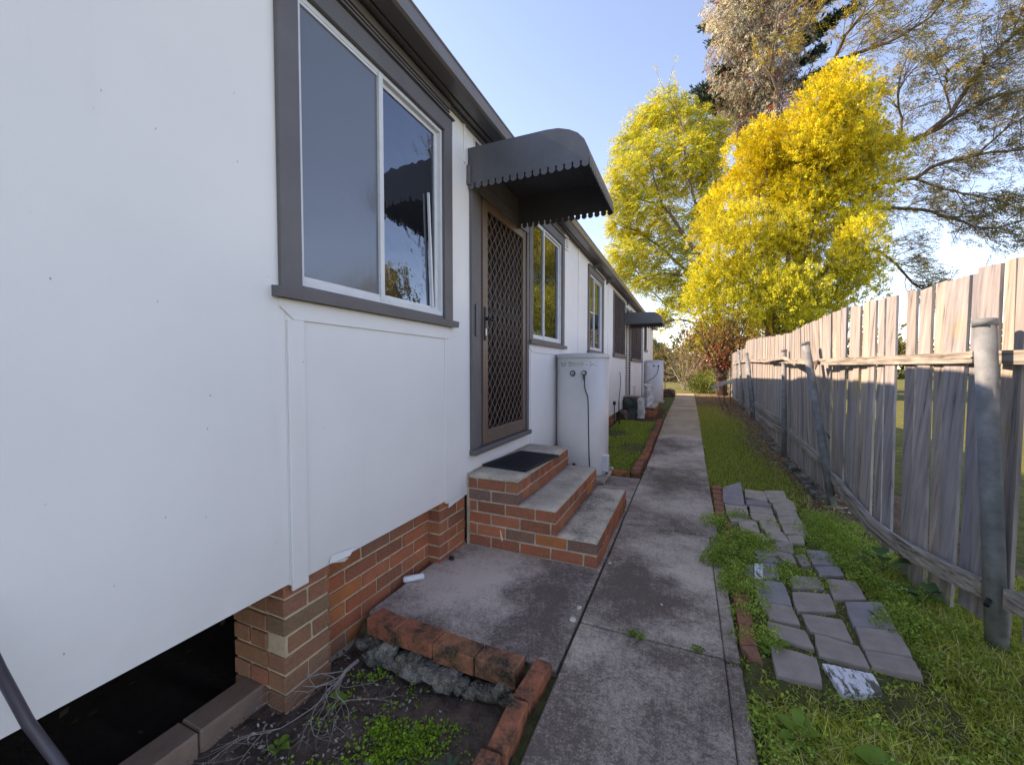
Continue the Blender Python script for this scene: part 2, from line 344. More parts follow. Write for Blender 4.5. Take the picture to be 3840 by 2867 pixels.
# concrete path of separate slabs
path = link('path', None, None, (-.15, 2, 0)); path['kind'] = 'structure'
def slab(x0, x1, y0, y1, parent, mat=MCON, z=0, tilt=0, name='slab', th=.1):
    b = MB(); b.cbox(x0, x1, y0, y1, gz(y0)-th, gz(y0), .006); V = b.v[0]
    V[:, 2] += np.array([gz(t) for t in V[:, 1]])-gz(y0)+z
    V[:, 2] += (V[:, 0]-x0)*tilt
    return obj(name, b, mat, parent)
js = [-1.2, .55, 2.13, 3.665, 5.27, 6.95, 8.62, 10.3, 12.1, 14.0, 16.0, 18.1, 20.2, 22.3]
for i in range(len(js)-1):
    y0, y1 = js[i]+.006, js[i+1]-.006; zt = rnd.uniform(-.004, .004)
    xr = .245+.0022*max(0, y0-4); mt = MCON if y0 < 8 else MCONF
    if y0 < 3:
        slab(-.525, xr-.07, y0, y1, path, mt, zt, rnd.uniform(-.004, .004)); slab(xr-.066, xr, y0, y1+rnd.uniform(-.02, 0), path, mt, zt-.004, name='edge_strip')
    else: slab(-.53, xr, y0, y1, path, mt, zt, rnd.uniform(-.004, .004))
pad = link('pavement', None, None, (-1.1, 2.5, 0)); pad['kind'] = 'structure'
slab(-1.66, -.54, 1.74, 2.9, pad, MPAD, -.004, name='slab'); slab(-1.62, -.54, 2.91, 4.3, pad, MPAD, -.006, name='slab'); slab(-1.62, -.545, 4.31, 5.30, pad, MPAD, -.012, name='slab')
# ------------------------------------------------------------------ brick laying
BV = [chamfer(.5, .5, .5, .03) for _ in range(4)]
BM = {}
def brick_mesh(kind, mat, L, D, H):
    key = (kind, mat.name, round(L, 3), round(D, 3), round(H, 3))
    if key not in BM:
        v, f = chamfer(L/2-.0012, D/2, H/2-.0015, .004); r2 = np.random.RandomState(abs(hash(key)) % 9999 if False else int((L*7+D*13+H*31)*1000) % 9999+kind)
        v = v+r2.normal(0, .0011, v.shape)
        b = MB(); b.add(v, f); BM[key] = mesh(b, mat, np.zeros(3), False, 'brick')
    return BM[key]
def brick(parent, c, L, D, H, mat, rot=0, name='brick', tilt=(0, 0)):
    o = bpy.data.objects.new(name, brick_mesh(rnd.randint(0, 3), mat, L, D, H)); col.objects.link(o); o.parent = parent
    o.location = Vector(np.array(c)-ORG[parent.name]); o.rotation_euler = (tilt[0], tilt[1], rot); ORG[o.name] = np.array(c, float); return o
def row(parent, p0, axis, length, z, mat, H=.076, off=0., proud=0., depth=.11, inward=(0, 1), L=.23, J=.01):
    """one course: p0 = start corner on the face, axis 'x' or 'y'; inward = unit vector into the wall"""
    s = -off
    while s < length-.02:
        a, b = max(0, s), min(length, s+L)
        if b-a > .03:
            m_ = (a+b)/2; jit = rnd.uniform(-.002, .003)
            cx = p0[0]+(m_ if axis == 'x' else 0)+inward[0]*(depth/2-proud-jit); cy_ = p0[1]+(m_ if axis == 'y' else 0)+inward[1]*(depth/2-proud-jit)
            brick(parent, (cx, cy_, z+H/2), b-a, depth, H, mat, 0 if axis == 'x' else math.pi/2)
        s += L+J
# ------------------------------------------------------------------ the house
CL = -1.59
house = thing('house', 'long single storey house with white sheet walls, charcoal trim and brick base beside the path', 'house', (-4.5, 9, 0))
HY0, HY1 = -3.5, 20.6
def rects(name, Y0, Y1, Z0, Z1, holes, x0=CL-.02, x1=CL, mat=MWALL, parent=house, wav=0):
    ys = sorted({Y0, Y1, *[min(max(h[i], Y0), Y1) for h in holes for i in (0, 1)]}); zs = sorted({Z0, Z1, *[min(max(h[i], Z0), Z1) for h in holes for i in (2, 3)]})
    b = MB()
    for a, c_ in zip(ys[:-1], ys[1:]):
        for d, e in zip(zs[:-1], zs[1:]):
            my, mz = (a+c_)/2, (d+e)/2
            if any(h[0] < my < h[1] and h[2] < mz < h[3] for h in holes) or c_-a < 1e-4 or e-d < 1e-4: continue
            b.box(x0, x1, a, c_, d, e)
    return obj(name, b, mat, parent)
# openings (y0,y1,z0,z1)
W1 = (1.24, 2.44, 1.73, 3.05); W2 = (4.12, 5.3, 1.70, 3.06); W3 = (6.9, 8.1, 1.7, 3.06); D1 = (2.87, 4.0, .7, 2.83); S1 = (9.42, 11.15, 1.75, 3.1)
D2 = (11.4, 12.2, .56, 3.0); S2 = (12.43, 15.25, 1.7, 3.05); T3 = (16.4, 17.2, 2.15, 3.0); TR = (2.86, 4.0, 3.07, 3.23)
HO = [W1, W2, W3, D1, S1, D2, S2, T3, TR]
ZT = 3.26
sheets = [(HY0, -.02, .45, ZT), (0-.02, 1.198, .44, ZT), (1.2, 2.449, .43, ZT), (2.451, 4.04, .405, ZT), (4.042, 6.2, .39, ZT), (6.202, 8.7, .34, ZT), (8.702, 11.3, .33, ZT), (11.302, 15.6, .33, ZT), (15.602, HY1, .33, ZT)]
wall = rects('wall', HY0, HY1, .5, ZT, HO, CL-.09, CL-.024, MDARK)
for i, s_ in enumerate(sheets):
    b = rects('cladding_sheet', *s_, HO, CL-.02, CL+(0.001 if i % 2 else 0), MWALL, wall)
# torn lower lips of the sheet
b = MB(); P = [(CL+.001, 1.42, .432), (CL+.004, 1.5, .405), (CL+.012, 1.52, .418), (CL+.01, 1.43, .45)]; P2 = [(CL+.012, 1.40, .44), (CL+.02, 1.52, .43), (CL+.012, 1.56, .455), (CL+.003, 1.42, .47)]
b.prism(P, (.002, 0, 0)); b.prism(P2, (.002, 0, 0)); obj('torn_sheet_edge', b, MWALL, wall)
b = MB(); P = [(CL+.003, 2.47, .37), (CL+.004, 2.60, .385), (CL+.003, 2.75, .40), (CL+.003, 2.75, .42), (CL+.003, 2.47, .42)]; b.prism(P, (.002, 0, 0)); obj('torn_sheet_edge', b, MWALL, wall)
# floor, other walls, roof
b = MB(); b.box(-9, CL-.1, HY0, HY1, .47, .6); obj('floor_deck', b, MDARK, house)
b = MB(); b.box(-9, CL-.02, HY0, HY0+.1, .47, 3.2); b.box(-9, CL-.03, HY1-.1, HY1-.001, .33, 3.2); b.box(-9.1, -9, HY0, HY1, -.2, 3.2); obj('side_walls', b, MWALL, house)
b = MB(); b.box(-9, CL-.1, HY0+.1, HY1-.1, 3.1, 3.2); obj('ceiling', b, MDARK, house)
b = MB(); b.prism([(-1.41, HY0-.3, 3.335), (-5.3, HY0-.3, 5.0), (-5.3, HY0-.3, 5.03), (-1.40, HY0-.3, 3.36)], (0, HY1-HY0+.5, 0)); b.prism([(-9.3, HY0-.3, 3.3), (-5.3, HY0-.3, 5.0), (-5.3, HY0-.3, 5.03), (-9.3, HY0-.3, 3.33)], (0, HY1-HY0+.5, 0))
b.prism([(-1.6, HY1-.1, 3.2), (-5.3, HY1-.1, 4.95), (-9, HY1-.1, 3.2)], (0, .05, 0)); b.prism([(-1.6, HY0+.1, 3.2), (-5.3, HY0+.1, 4.95), (-9, HY0+.1, 3.2)], (0, .05, 0)); obj('roof', b, MGUT, house)
b = MB(); b.box(-1.512, CL, HY0, HY1, ZT-.002, ZT+.015); sof = obj('soffit', b, MSOF, house)
b = MB(); b.tube([(CL+.012, HY0, 3.247), (CL+.012, HY1, 3.247)], .016, 8); obj('cornice_bead', b, MTRIM, house, True)
b = MB(); b.box(-1.535, -1.512, HY0, HY1, ZT-.02, 3.33); obj('fascia', b, MTRIM, house)
def gutter(y0, y1):
    prof = [(-1.510, 3.335), (-1.510, 3.262), (-1.50, 3.25), (-1.405, 3.246), (-1.388, 3.255), (-1.384, 3.272), (-1.388, 3.335), (-1.380, 3.343), (-1.384, 3.354), (-1.396, 3.352), (-1.396, 3.28), (-1.41, 3.262), (-1.497, 3.264), (-1.502, 3.335)]
    b = MB(); b.prism([(x, y0, z) for x, z in prof], (0, y1-y0, 0)); return obj('gutter', b, MGUT, house)
gutter(HY0-.2, 3.82); gutter(3.825, 9.7); gutter(9.705, HY1+.2)
b = MB(); b.cbox(-1.5, -1.378, 3.805, 3.84, 3.242, 3.358, .004); obj('gutter_joiner', b, MGUT, house)
for yb in (7.2, 8.5, 11.5, 14.2, 17):   # eave brackets
    b = MB(); b.prism([(CL, yb, 3.24), (CL, yb, 3.12), (-1.42, yb, 3.24)], (0, .03, 0)); obj('eave_bracket', b, MTRIM, house)
b = MB(); b.cbox(CL, CL+.022, 1.17, 2.475, 3.145, 3.243, .003); obj('head_board', b, MTRIM, house)
b = MB(); b.box(CL, CL+.03, 1.17, 2.475, 3.178, 3.19); b.cbox(CL, CL+.034, 1.17, 2.475, 3.20, 3.243, .003); obj('head_moulding', b, MTRIM, house)
b = MB(); b.cbox(CL, CL+.02, 4.05, 5.38, 3.15, 3.243, .003); obj('head_board', b, MTRIM, house)
# trims
def window(y0, y1, z0, z1, split, tw=.11, sill_ext=.06, bar=False, glassL=MGL1, glassR=MGL2, open_=0):
    """opening y0..y1,z0..z1 ; trim outside it"""
    b = MB(); x0, x1 = CL, CL+.026
    b.cbox(x0, x1, y0-tw+.04, y0+.03, z0-.02, z1+.0, .003); b.cbox(x0, x1, y1-.03, y1+tw-.04, z0-.02, z1+.0, .003)
    b.cbox(x0, x1+.001, y0-tw+.04, y1+tw-.04, z1-.02, z1+.09, .003); b.cbox(x0-.03, x0+.045, y0-tw+.03, y1+tw-.03, z1+.09, z1+.1, .002)
    win = obj('window', b, MTRIM, house)
    b = MB(); b.prism([(CL-.03, y0-tw+.03-sill_ext+.04, z0-.045), (CL+.055, y0-tw+.03-sill_ext+.04, z0-.05), (CL+.058, y0-tw+.03-sill_ext+.04, z0-.008), (CL-.03, y0-tw+.03-sill_ext+.04, z0+.004)], (0, y1-y0+2*tw-.06+2*sill_ext-.08, 0)); obj('sill', b, MTRIM, win)
    # reveal
    b = MB(); b.box(CL-.08, CL, y0, y0+.03, z0, z1-.02); b.box(CL-.08, CL, y1-.03, y1, z0, z1-.02); b.box(CL-.08, CL, y0+.03, y1-.03, z1-.02, z1); b.box(CL-.08, CL+.01, y0+.03, y1-.03, z0-.002, z0+.02); obj('reveal', b, MTRIM, win)
    a0, a1, c0, c1 = y0+.033, y1-.033, z0+.022, z1-.023; f = .022
    b = MB(); X0, X1 = CL-.045, CL+.004
    b.box(X0, X1, a0, a0+f, c0, c1); b.box(X0, X1, a1-f, a1, c0, c1); b.box(X0, X1-.001, a0+f, a1-f, c0, c0+f*1.3); b.box(X0, X1-.001, a0+f, a1-f, c1-f, c1); obj('frame', b, MALU, win)
    b = MB(); g0 = .015
    b.box(X1-.018, X1+.004, split-.016, split+.016, c0+f*.6, c1-f*.6); b.box(X1-.02, X1-.004, a0+f, split-.016, c0+f*1.3, c0+f*1.3+g0); b.box(X1-.02, X1-.004, a0+f, split-.016, c1-f-g0, c1-f)
    obj('sash', b, MALU, win)
    b = MB(); b.box(X1-.045, X1-.025, split+.017, split+.037, c0+f*1.3, c1-f); b.box(X1-.045, X1-.025, a1-f-.03, a1-f, c0+f*1.3, c1-f); b.box(X1-.045, X1-.026, split+.037, a1-f-.03, c0+f*1.3, c0+f*1.3+.026); b.box(X1-.045, X1-.026, split+.037, a1-f-.03, c1-f-.026, c1-f); obj('sash', b, MALU if bar else MALU, win)
    b = MB(); b.box(X1-.016, X1-.012, a0+f, split, c0+f, c1-f); obj('pane', b, glassL, win)
    b = MB(); b.box(X1-.038, X1-.034, split, a1-f, c0+f, c1-f); obj('pane', b, glassR, win)
    if bar:
        b = MB(); b.box(X1-.018, X1, a0+f, split-.016, (c0+c1)/2-.012, (c0+c1)/2+.012); obj('glazing_bar', b, MALU, win)
    return win
w1 = window(*W1, 1.80)
window(*W2, 4.56, glassL=MGL2); window(*W3, 7.35, bar=True, glassL=MGL2)
b = MB(); b.prism([(CL-.02, 2.30, 1.80), (CL-.02, 2.318, 1.80), (CL-.02, 2.275, 2.55), (CL-.02, 2.262, 2.55)], (.014, 0, 0)); obj('window_stay', b, MALU, w1)
# battens below the windows
def battens(y0, y1, zt, zb, yr):
    b = MB(); b.prism([(CL, y0-.02, zt), (CL, y0-.02, zt-.035), (CL, y0+.045, zt-.085), (CL, yr+.02, zt-.085), (CL, yr+.02, zt)], (.012, 0, 0)); obj('batten', b, MWALL, house)
    b = MB(); b.cbox(CL, CL+.014, y0+.015, y0+.095, zb-.01, zt-.086, .002); obj('batten', b, MWALL, house)
    b = MB(); b.cbox(CL, CL+.008, yr-.03, yr-.004, zb, zt-.086, .002); obj('cover_strip', b, MWALL, house)
battens(1.19, 2.5, 1.68, .415, 2.46); battens(4.10, 5.35, 1.65, .39, 5.32)
for yb in (6.17, 8.7, 11.28):
    b = MB(); b.cbox(CL, CL+.015, yb, yb+.055, .35, 3.235, .002); obj('batten', b, MWALL, house)
b = MB(); b.cbox(CL, CL+.012, 2.70, 2.725, 2.95, 3.235, .002); obj('cover_strip', b, MWALL, house)
b = MB(); b.cbox(CL, CL+.03, 2.745, 2.775, 2.80, 2.95, .006); obj('awning_bracket', b, MTRIM, house)
# wall vent with slots
b = MB(); b.cbox(CL, CL+.016, 5.40, 5.60, 3.04, 3.235, .004); vt = obj('wall_vent', b, MWALL, house)
for q in range(4):
    b = MB(); b.box(CL+.016, CL+.0175, 5.43, 5.57, 3.075+q*.038, 3.088+q*.038); obj('slot', b, MDARK, vt)
b = MB(); b.cbox(CL, CL+.03, 13.2, 13.6, .55, .85, .01); obj('meter_plate', b, MTANK, house)
# screen door
b = MB(); y0, y1, z0, z1 = 2.79, 4.02, .735, 2.80
b.cbox(CL, CL+.028, y0, y0+.10, z0, z1, .003); b.cbox(CL-.05, CL+.012, y0+.10, y0+.155, z0, z1, .004); b.cbox(CL-.05, CL+.002, y0+.155, y0+.2, z0, z1, .004); b.cbox(CL, CL+.028, 3.965, y1, z0, z1, .003); b.cbox(CL, CL+.03, y0, y1, z1, z1+.1, .003)
door = obj('door', b, MTRIM, house)
b = MB(); b.cbox(CL-.04, CL+.06, y0-.01, y1+.01, .69, .733, .006); obj('door_sill', b, MTRIM, door)
LY0, LY1, LZ0, LZ1 = 2.995, 3.95, .74, 2.80
b = MB(); b.box(CL-.06, CL-.05, LY0, LY1, LZ0, LZ1); obj('inner_door', b, MSCR, door)
b = MB(); 
for q in range(9): b.tube([(CL-.035, 3.1+q*.1, .8), (CL-.035, 3.1+q*.1, 2.8)], .028, 6)
obj('blind_folds', b, MSCR, door, True)
b = MB(); b.cbox(CL-.012, CL+.016, LY0, LY0+.085, LZ0, LZ1, .003); b.cbox(CL-.012, CL+.016, LY1-.07, LY1, LZ0, LZ1, .003)
for q in range(4): b.cbox(CL-.012, CL+.016-.002*(q % 2), LY0+.085, LY1-.07, LZ0+q*.03, LZ0+q*.03+.029, .003)
b.cbox(CL-.012, CL+.016, LY0+.085, LY1-.07, 2.72, LZ1, .003); scr = obj('screen_frame', b, MBRZ, door)
b = MB(); gy0, gy1, g0, g1 = LY0+.085, LY1-.07, LZ0+.12, 2.72; dy, dz = .1, .115; sl_ = dz/dy
def clipline(y, sgn):
    # line z = g0 + sgn*sl_*(t-y)
    ts = [gy0, gy1, y, y+sgn*(g1-g0)/sl_]; lo_ = max(gy0, min(ts[2], ts[3])); hi = min(gy1, max(ts[2], ts[3]))
    return (lo_, hi) if hi-lo_ > .01 else None
for sgn in (1, -1):
    y = gy0-(g1-g0)/sl_-1 if sgn > 0 else gy0
    y = gy0-round(((g1-g0)/sl_)/dy+1)*dy if sgn > 0 else gy0
    while y < (gy1 if sgn > 0 else gy1+(g1-g0)/sl_+dy):
        c_ = clipline(y, sgn)
        if c_:
            za, zb = g0+sgn*sl_*(c_[0]-y), g0+sgn*sl_*(c_[1]-y); xo = CL+.004+.0035*sgn; n_ = .0032
            b.prism([(xo, c_[0], za-n_), (xo, c_[1], zb-n_), (xo, c_[1], zb+n_), (xo, c_[0], za+n_)], (.005, 0, 0))
        y += dy
obj('grille', b, MBRZD, door)
b = MB(); b.cbox(CL+.016, CL+.03, 3.0, 3.03, 1.62, 1.9, .006); h_ = obj('handle', b, MBLK, door)
b = MB(); b.tube([(CL+.03, 3.018, 1.80), (CL+.065, 3.018, 1.80)], .014, 10); b.tube([(CL+.06, 3.018, 1.80), (CL+.07, 3.09, 1.79)], [.013, .009], 8); obj('lever', b, MBLK, h_, True)
b = MB(); b.cbox(CL+.03, CL+.034, 3.008, 3.028, 1.66, 1.72, .002); obj('lock_plate', b, MCHR, h_)
b = MB(); b.cbox(CL+.03, CL+.045, 2.83, 2.85, 1.64, 1.9, .006); obj('strike_plate', b, MTRIM, door)
# transom above the door
b = MB(); b.box(CL, CL+.027, 2.79, 4.02, 2.905, 3.06); obj('door_head', b, MTRIM, house)
b = MB(); b.box(CL-.04, CL+.004, 2.86, 2.89, 3.07, 3.23); b.box(CL-.04, CL+.004, 3.97, 4.0, 3.07, 3.23); b.box(CL-.04, CL+.003, 2.89, 3.97, 3.205, 3.23); b.box(CL-.04, CL+.003, 2.89, 3.97, 3.07, 3.09); tr = obj('transom_window', b, MALU, house)
b = MB(); b.box(CL-.03, CL-.02, 2.89, 3.97, 3.09, 3.205); obj('pane', b, MGL1, tr)
# lattice screens over far windows
def lattice(y0, y1, z0, z1, nm='window_screen'):
    b = MB(); b.cbox(CL-.02, CL+.02, y0-.07, y0, z0, z1, .003); b.cbox(CL-.02, CL+.02, y1, y1+.07, z0, z1, .003); b.cbox(CL-.02, CL+.021, y0-.07, y1+.07, z1, z1+.07, .003); b.cbox(CL-.02, CL+.06, y0-.1, y1+.12, z0-.09, z0, .004)
    o = obj(nm, b, MTRIM, house); b = MB(); b.box(CL-.06, CL-.05, y0, y1, z0, z1); obj('pane', b, MDARK, o)
    b = MB(); n = int((y1-y0)/.09)
    for i in range(n):
        yy = y0+(i+.5)*(y1-y0)/n
        pts = [(CL-.005, yy+.02*math.sin(t*1.1+i), z0+(z1-z0)*t/24) for t in range(25)]; b.tube(pts, .007, 4)
    for i in range(int((z1-z0)/.075)): b.box(CL-.012, CL-.008, y0, y1, z0+i*.075+.03, z0+i*.075+.045)
    b.box(CL-.01, CL+.012, (y0+y1)/2-.015, (y0+y1)/2+.015, z0, z1); obj('lattice', b, MLAT, o)
lattice(*S1); lattice(*S2)
lattice(*T3)
# second door
b = MB(); b.cbox(CL, CL+.028, 11.36, 11.45, .6, 2.98, .003); b.cbox(CL, CL+.028, 12.14, 12.25, .6, 2.98, .003); b.cbox(CL-.03, CL+.05, 11.34, 12.27, .54, .6, .004); b.cbox(CL, CL+.029, 11.36, 12.25, 2.98, 3.06, .003)
d2 = obj('door', b, MTRIM, house)
b = MB(); b.box(CL-.05, CL-.03, 11.45, 12.14, .6, 2.98); obj('panel', b, MSOF, d2)
for q in range(30):
    b = MB(); b.box(CL-.03, CL+.0, 11.47, 12.12, .66+q*.076, .66+q*.076+.05); obj('slat', b, MTANK, d2)
for n_, (ya, yb2) in enumerate([(15.6, 15.7), (17.9, 18.0), (19.2, 19.3)]):
    b = MB(); b.cbox(CL, CL+.02, ya, yb2, .35, 3.235, .002); obj('batten', b, MWALL if n_ else MTRIM, house)
# ------------------------------------------------------------------ awnings
def awning(ya, yb_, zb, xw=CL+.003):
    prof = [(xw, zb+.315), (-1.2, zb+.31), (-.95, zb+.307), (-.86, zb+.298), (-.78, zb+.27), (-.72, zb+.235), (-.675, zb+.185), (-.648, zb+.125), (-.638, zb+.06)]
    aw = MB(); th = .004
    outer = prof; inner = [(x-(.003 if i > 3 else 0), z-.004) for i, (x, z) in enumerate(prof)]
    poly = outer+inner[::-1]
    aw.prism([(x, ya+.004, z) for x, z in poly], (0, yb_-ya-.008, 0)); A = obj('awning', aw, MAWN, house)
    for yy in (ya, yb_-.004):
        b = MB(); b.prism([(x, yy, z) for x, z in prof]+[(xw, yy, zb+.058)], (0, .004, 0)); obj('side_panel', b, MAWN, A)
        # scalloped valance along the side
        pts = [(xw, zb+.06)]; n = 16; x0 = xw; L = -.638-xw; s_ = L/n; bot = []
        for i in range(n):
            cx_ = x0+(i+.5)*s_
            for t in range(7):
                an = math.pi-t*math.pi/6; bot.append((cx_+math.cos(an)*s_*.42, zb+.022-math.sin(an)*s_*.42))
            if i < n-1:
                bx = x0+(i+1)*s_
                for t in range(5): an = R(230-t*70+0); bot.append((bx+.009*math.cos(R(215)-t*R(250)/4), zb+.036+.009*math.sin(R(215)-t*R(250)/4)))
        b = MB(); b.prism([(x, yy-.001, z) for x, z in [(xw, zb+.062)]+bot+[(-.638, zb+.062)]], (0, .003, 0)); obj('valance', b, MAWN, A)
    n = 16; s_ = (yb_-ya)/n; bot = []
    for i in range(n):
        cyy = ya+(i+.5)*s_
        for t in range(7):
            an = math.pi-t*math.pi/6; bot.append((cyy+math.cos(an)*s_*.42, zb+.022-math.sin(an)*s_*.42))
        if i < n-1:
            bx = ya+(i+1)*s_
            for t in range(5): bot.append((bx+.009*math.cos(R(215)-t*R(250)/4), zb+.036+.009*math.sin(R(215)-t*R(250)/4)))
    b = MB(); b.prism([(-.6375, y, z) for y, z in [(ya, zb+.062)]+bot+[(yb_, zb+.062)]], (.003, 0, 0)); obj('valance', b, MAWN, A)
    b = MB(); b.box(xw, xw+.02, ya+.005, yb_-.005, zb+.05, zb+.062); b.box(-.665, -.643, ya+.005, yb_-.005, zb+.05, zb+.058); b.box(xw+.02, -.665, ya+.004, ya+.022, zb+.055, zb+.058); b.tube([(-.72, ya+.01, zb+.225), (-.72, yb_-.01, zb+.225)], .006, 6); obj('frame', b, MGUT, A)
    return A
awning(2.77, 3.735, 2.77); awning(11.13, 12.35, 2.565)
# ------------------------------------------------------------------ brick base of the house
fnd = obj('foundation', MB().box(-1.93, -1.708, 1.44, 2.40, -.2, .47).box(-1.93, -1.708, 2.40, HY1, -.2, .47), MMOR, house)
for i in range(7):
    row(fnd, (-1.70, 1.43), 'y', .97, -.135+i*.086, MBRK, off=.12*(i % 2)+.05, inward=(-1, 0))
for i in range(5): row(fnd, (-1.70, 6.2), 'y', 4.2, -.03+i*.086, MBRK, off=.12*(i % 2), inward=(-1, 0))
p1 = obj('pier', MB().box(-1.95, -1.622, 1.195, 1.425, -.24, .46), MMOR, house)
for i in range(8):
    z = -.235+i*.086
    if i % 2: row(p1, (-1.615, 1.185), 'y', .25, z, MBRKB, off=.0, inward=(-1, 0), L=.25); row(p1, (-1.96, 1.185), 'x', .23, z, MBRKB, inward=(0, 1), L=.23)
    else: row(p1, (-1.615, 1.185), 'y', .25, z, MBRKB, off=.11, inward=(-1, 0), L=.23 if i != 4 else .12); row(p1, (-1.96, 1.185), 'x', .23, z, MBRKB, off=.12, inward=(0, 1))
p2 = obj('pier', MB().box(-1.75, -1.612, 2.392, 2.735, -.1, .46), MMOR, house)
for i in range(6):
    z = -.055+i*.086
    row(p2, (-1.606, 2.383), 'y', .355, z, MBRK, off=.12*(i % 2), inward=(-1, 0)); row(p2, (-1.73, 2.383), 'x', .012, z, MBRK, inward=(0, 1)) if 0 else None
# ------------------------------------------------------------------ brick steps
steps = thing('brick_steps', 'three brick steps with worn concrete treads under the screen door', 'steps', (-1.1, 3.45, 0))
C = .0895; Y0S, Y1S = 2.74, 4.13
xe = [-.557, -.855, -1.155]
core = MB()
for i, x in enumerate(xe): core.box(-1.583, x-.007, Y0S+.007+.0006*i, Y1S-.007-.0006*i, -.05 if i == 0 else i*2*C-.02, (i+1)*2*C-.002)
core = obj('mortar', core, MMORD, steps)
for r_ in range(6):
    x = xe[r_//2]; z = r_*C+.002; 
    row(steps, (-1.575, Y0S), 'x', x+1.575, z, MBRK, H=.078, off=.12*(r_ % 2)+.04, inward=(0, 1), J=.011)
    Lr = .075 if r_ % 2 else .23
    row(steps, (x, Y0S+.12), 'y', Y1S-Y0S-.12, z, MBRK, H=.078, off=0 if r_ % 2 else .1, inward=(-1, 0), L=Lr, J=.009)
for i, x in enumerate(xe):
    zt = [.186, .372, .566][i]; xb = xe[i+1]-.003 if i < 2 else -1.583; b = MB()
    n1, n2 = 7, 14; top = []
    # worn, slightly dished slab
    xs2 = np.linspace(xb, x-(.004 if i < 2 else -.004), n1); ys2 = np.linspace(Y0S+(.002 if i < 2 else -.004), Y1S-.002, n2); V = []; F = []
    for yy in ys2:
        for xx in xs2:
            e = min(xx-xb+.05, xs2[-1]-xx, yy-ys2[0], ys2[-1]-yy); V.append((xx, yy, zt-.009*math.exp(-e/.012)-.004*math.sin(3.1*(yy-2.7))*(1 if e > 0 else 0)+rnd.uniform(-.001, .001)))
    for a_ in range(n2-1):
        for c_ in range(n1-1): q = a_*n1+c_; F.append((q, q+1, q+n1+1, q+n1))
    nb = len(V); per = [c_ for c_ in range(n1)]+[a_*n1+n1-1 for a_ in range(1, n2)]+[(n2-1)*n1+c_ for c_ in range(n1-2, -1, -1)]+[a_*n1 for a_ in range(n2-2, 0, -1)]
    zb = (i+1)*2*C+.0008 if i == 2 else (i+1)*2*C-.006
    V += [(V[q][0], V[q][1], zb-.002) for q in per]
    for t in range(len(per)): F.append((per[t], nb+t, nb+(t+1) % len(per), per[(t+1) % len(per)]))
    b.add(V, F); obj('tread', b, MTRDS if i == 0 else MTRD, steps, True)
b = MB(); b.prism([(-1.588, Y0S-.004, 0), (-1.566, Y0S-.006, 0), (-1.562, Y0S-.006, .3), (-1.575, Y0S-.006, .55), (-1.588, Y0S-.004, .565)], (0, .02, 0)); obj('mortar_fillet', b, MMORD, steps)
mark = MB(); mark.prism([(-1.30, Y0S-.004, .155), (-1.293, Y0S-.004, .15), (-1.275, Y0S-.004, .08), (-1.283, Y0S-.004, .07), (-1.292, Y0S-.004, .1)], (0, .003, 0)); obj('paint_dab', mark, simple('cream paint', (.75, .7, .55), .6), steps)
# doormat
b = MB(); P = [atz(*src(1650+a/2.36, 1450+b_/2.36), .578) for a, b_ in [(437, 690), (828, 755), (1005, 603), (690, 553)]]
c0 = np.array([(-1.155-1.53)/2, 3.28, .568]); mat_ = thing('doormat', 'dark ribbed rubber doormat lying on the top brick step', 'doormat', (-1.34, 3.28, .567))
def mbx(x0, x1, y0, y1, z0, z1, an=R(-6), cen=(-1.335, 3.28)):
    b = MB(); b.cbox(x0, x1, y0, y1, z0, z1, .003); V = b.v[0]; ca, sa = math.cos(an), math.sin(an)
    V[:] = np.stack([cen[0]+V[:, 0]*ca-V[:, 1]*sa, cen[1]+V[:, 0]*sa+V[:, 1]*ca, V[:, 2]], 1); return b
def merge(bs):
    r = MB()
    for b in bs: r.add(np.vstack(b.v), b.f)
    return r
obj('backing', mbx(-.2, .2, -.32, .32, .567, .574), MRUB, mat_)
obj('rim', merge([mbx(-.21, -.19, -.33, .33, .568, .583), mbx(.19, .21, -.33, .33, .568, .583), mbx(-.19, .19, -.33, -.31, .568, .583), mbx(-.19, .19, .31, .33, .568, .583)]), MRUB, mat_)
for q in range(16): obj('rib', mbx(-.188, .188, -.30+q*.039, -.30+q*.039+.024, .573, .581), MRUB, mat_)
# ------------------------------------------------------------------ water tanks
def superell(cx, cy_, rx, ry, n=2.7, m=40):
    out = []
    for k_ in range(m):
        t = 2*math.pi*k_/m; c_, s_ = math.cos(t), math.sin(t)
        out.append((cx+rx*math.copysign(abs(c_)**(2/n), c_), cy_+ry*math.copysign(abs(s_)**(2/n), s_)))
    return out
def ring(cx, cy_, rx, ry, z, n=2.7): return np.array([(x, y, z) for x, y in superell(cx, cy_, rx, ry, n)])
def tank(cx, cy_, r, zb, zt, label, full=True):
    T = thing('water_heater', label, 'water heater', (cx, cy_, zb-.05), 'water heaters along the white wall')
    obj('base', MB().cbox(cx-r-.02, cx+r+.03, cy_-r-.05, cy_+r+.03, zb-.05, zb, .008), MTRD, T)
    obj('body', MB().loft([ring(cx, cy_, r*.95, r*.95, zb+.001), ring(cx, cy_, r*.99, r*.99, zb+.015), ring(cx, cy_, r, r, zb+.03), ring(cx, cy_, r, r, zt-.06)]), MTANK, T, True)
    obj('lid', MB().loft([ring(cx, cy_, r*1.012, r*1.012, zt-.062), ring(cx, cy_, r*1.02, r*1.02, zt-.05), ring(cx, cy_, r*1.015, r*1.015, zt-.018), ring(cx, cy_, r*.97, r*.97, zt-.004), ring(cx, cy_, r*.6, r*.6, zt+.006)]), MTANKL, T, True)
    obj('foot_ring', MB().loft([ring(cx, cy_, r*.9, r*.9, zb), ring(cx, cy_, r*.9, r*.9, zb+.012)]), MBLK, T)
    return T
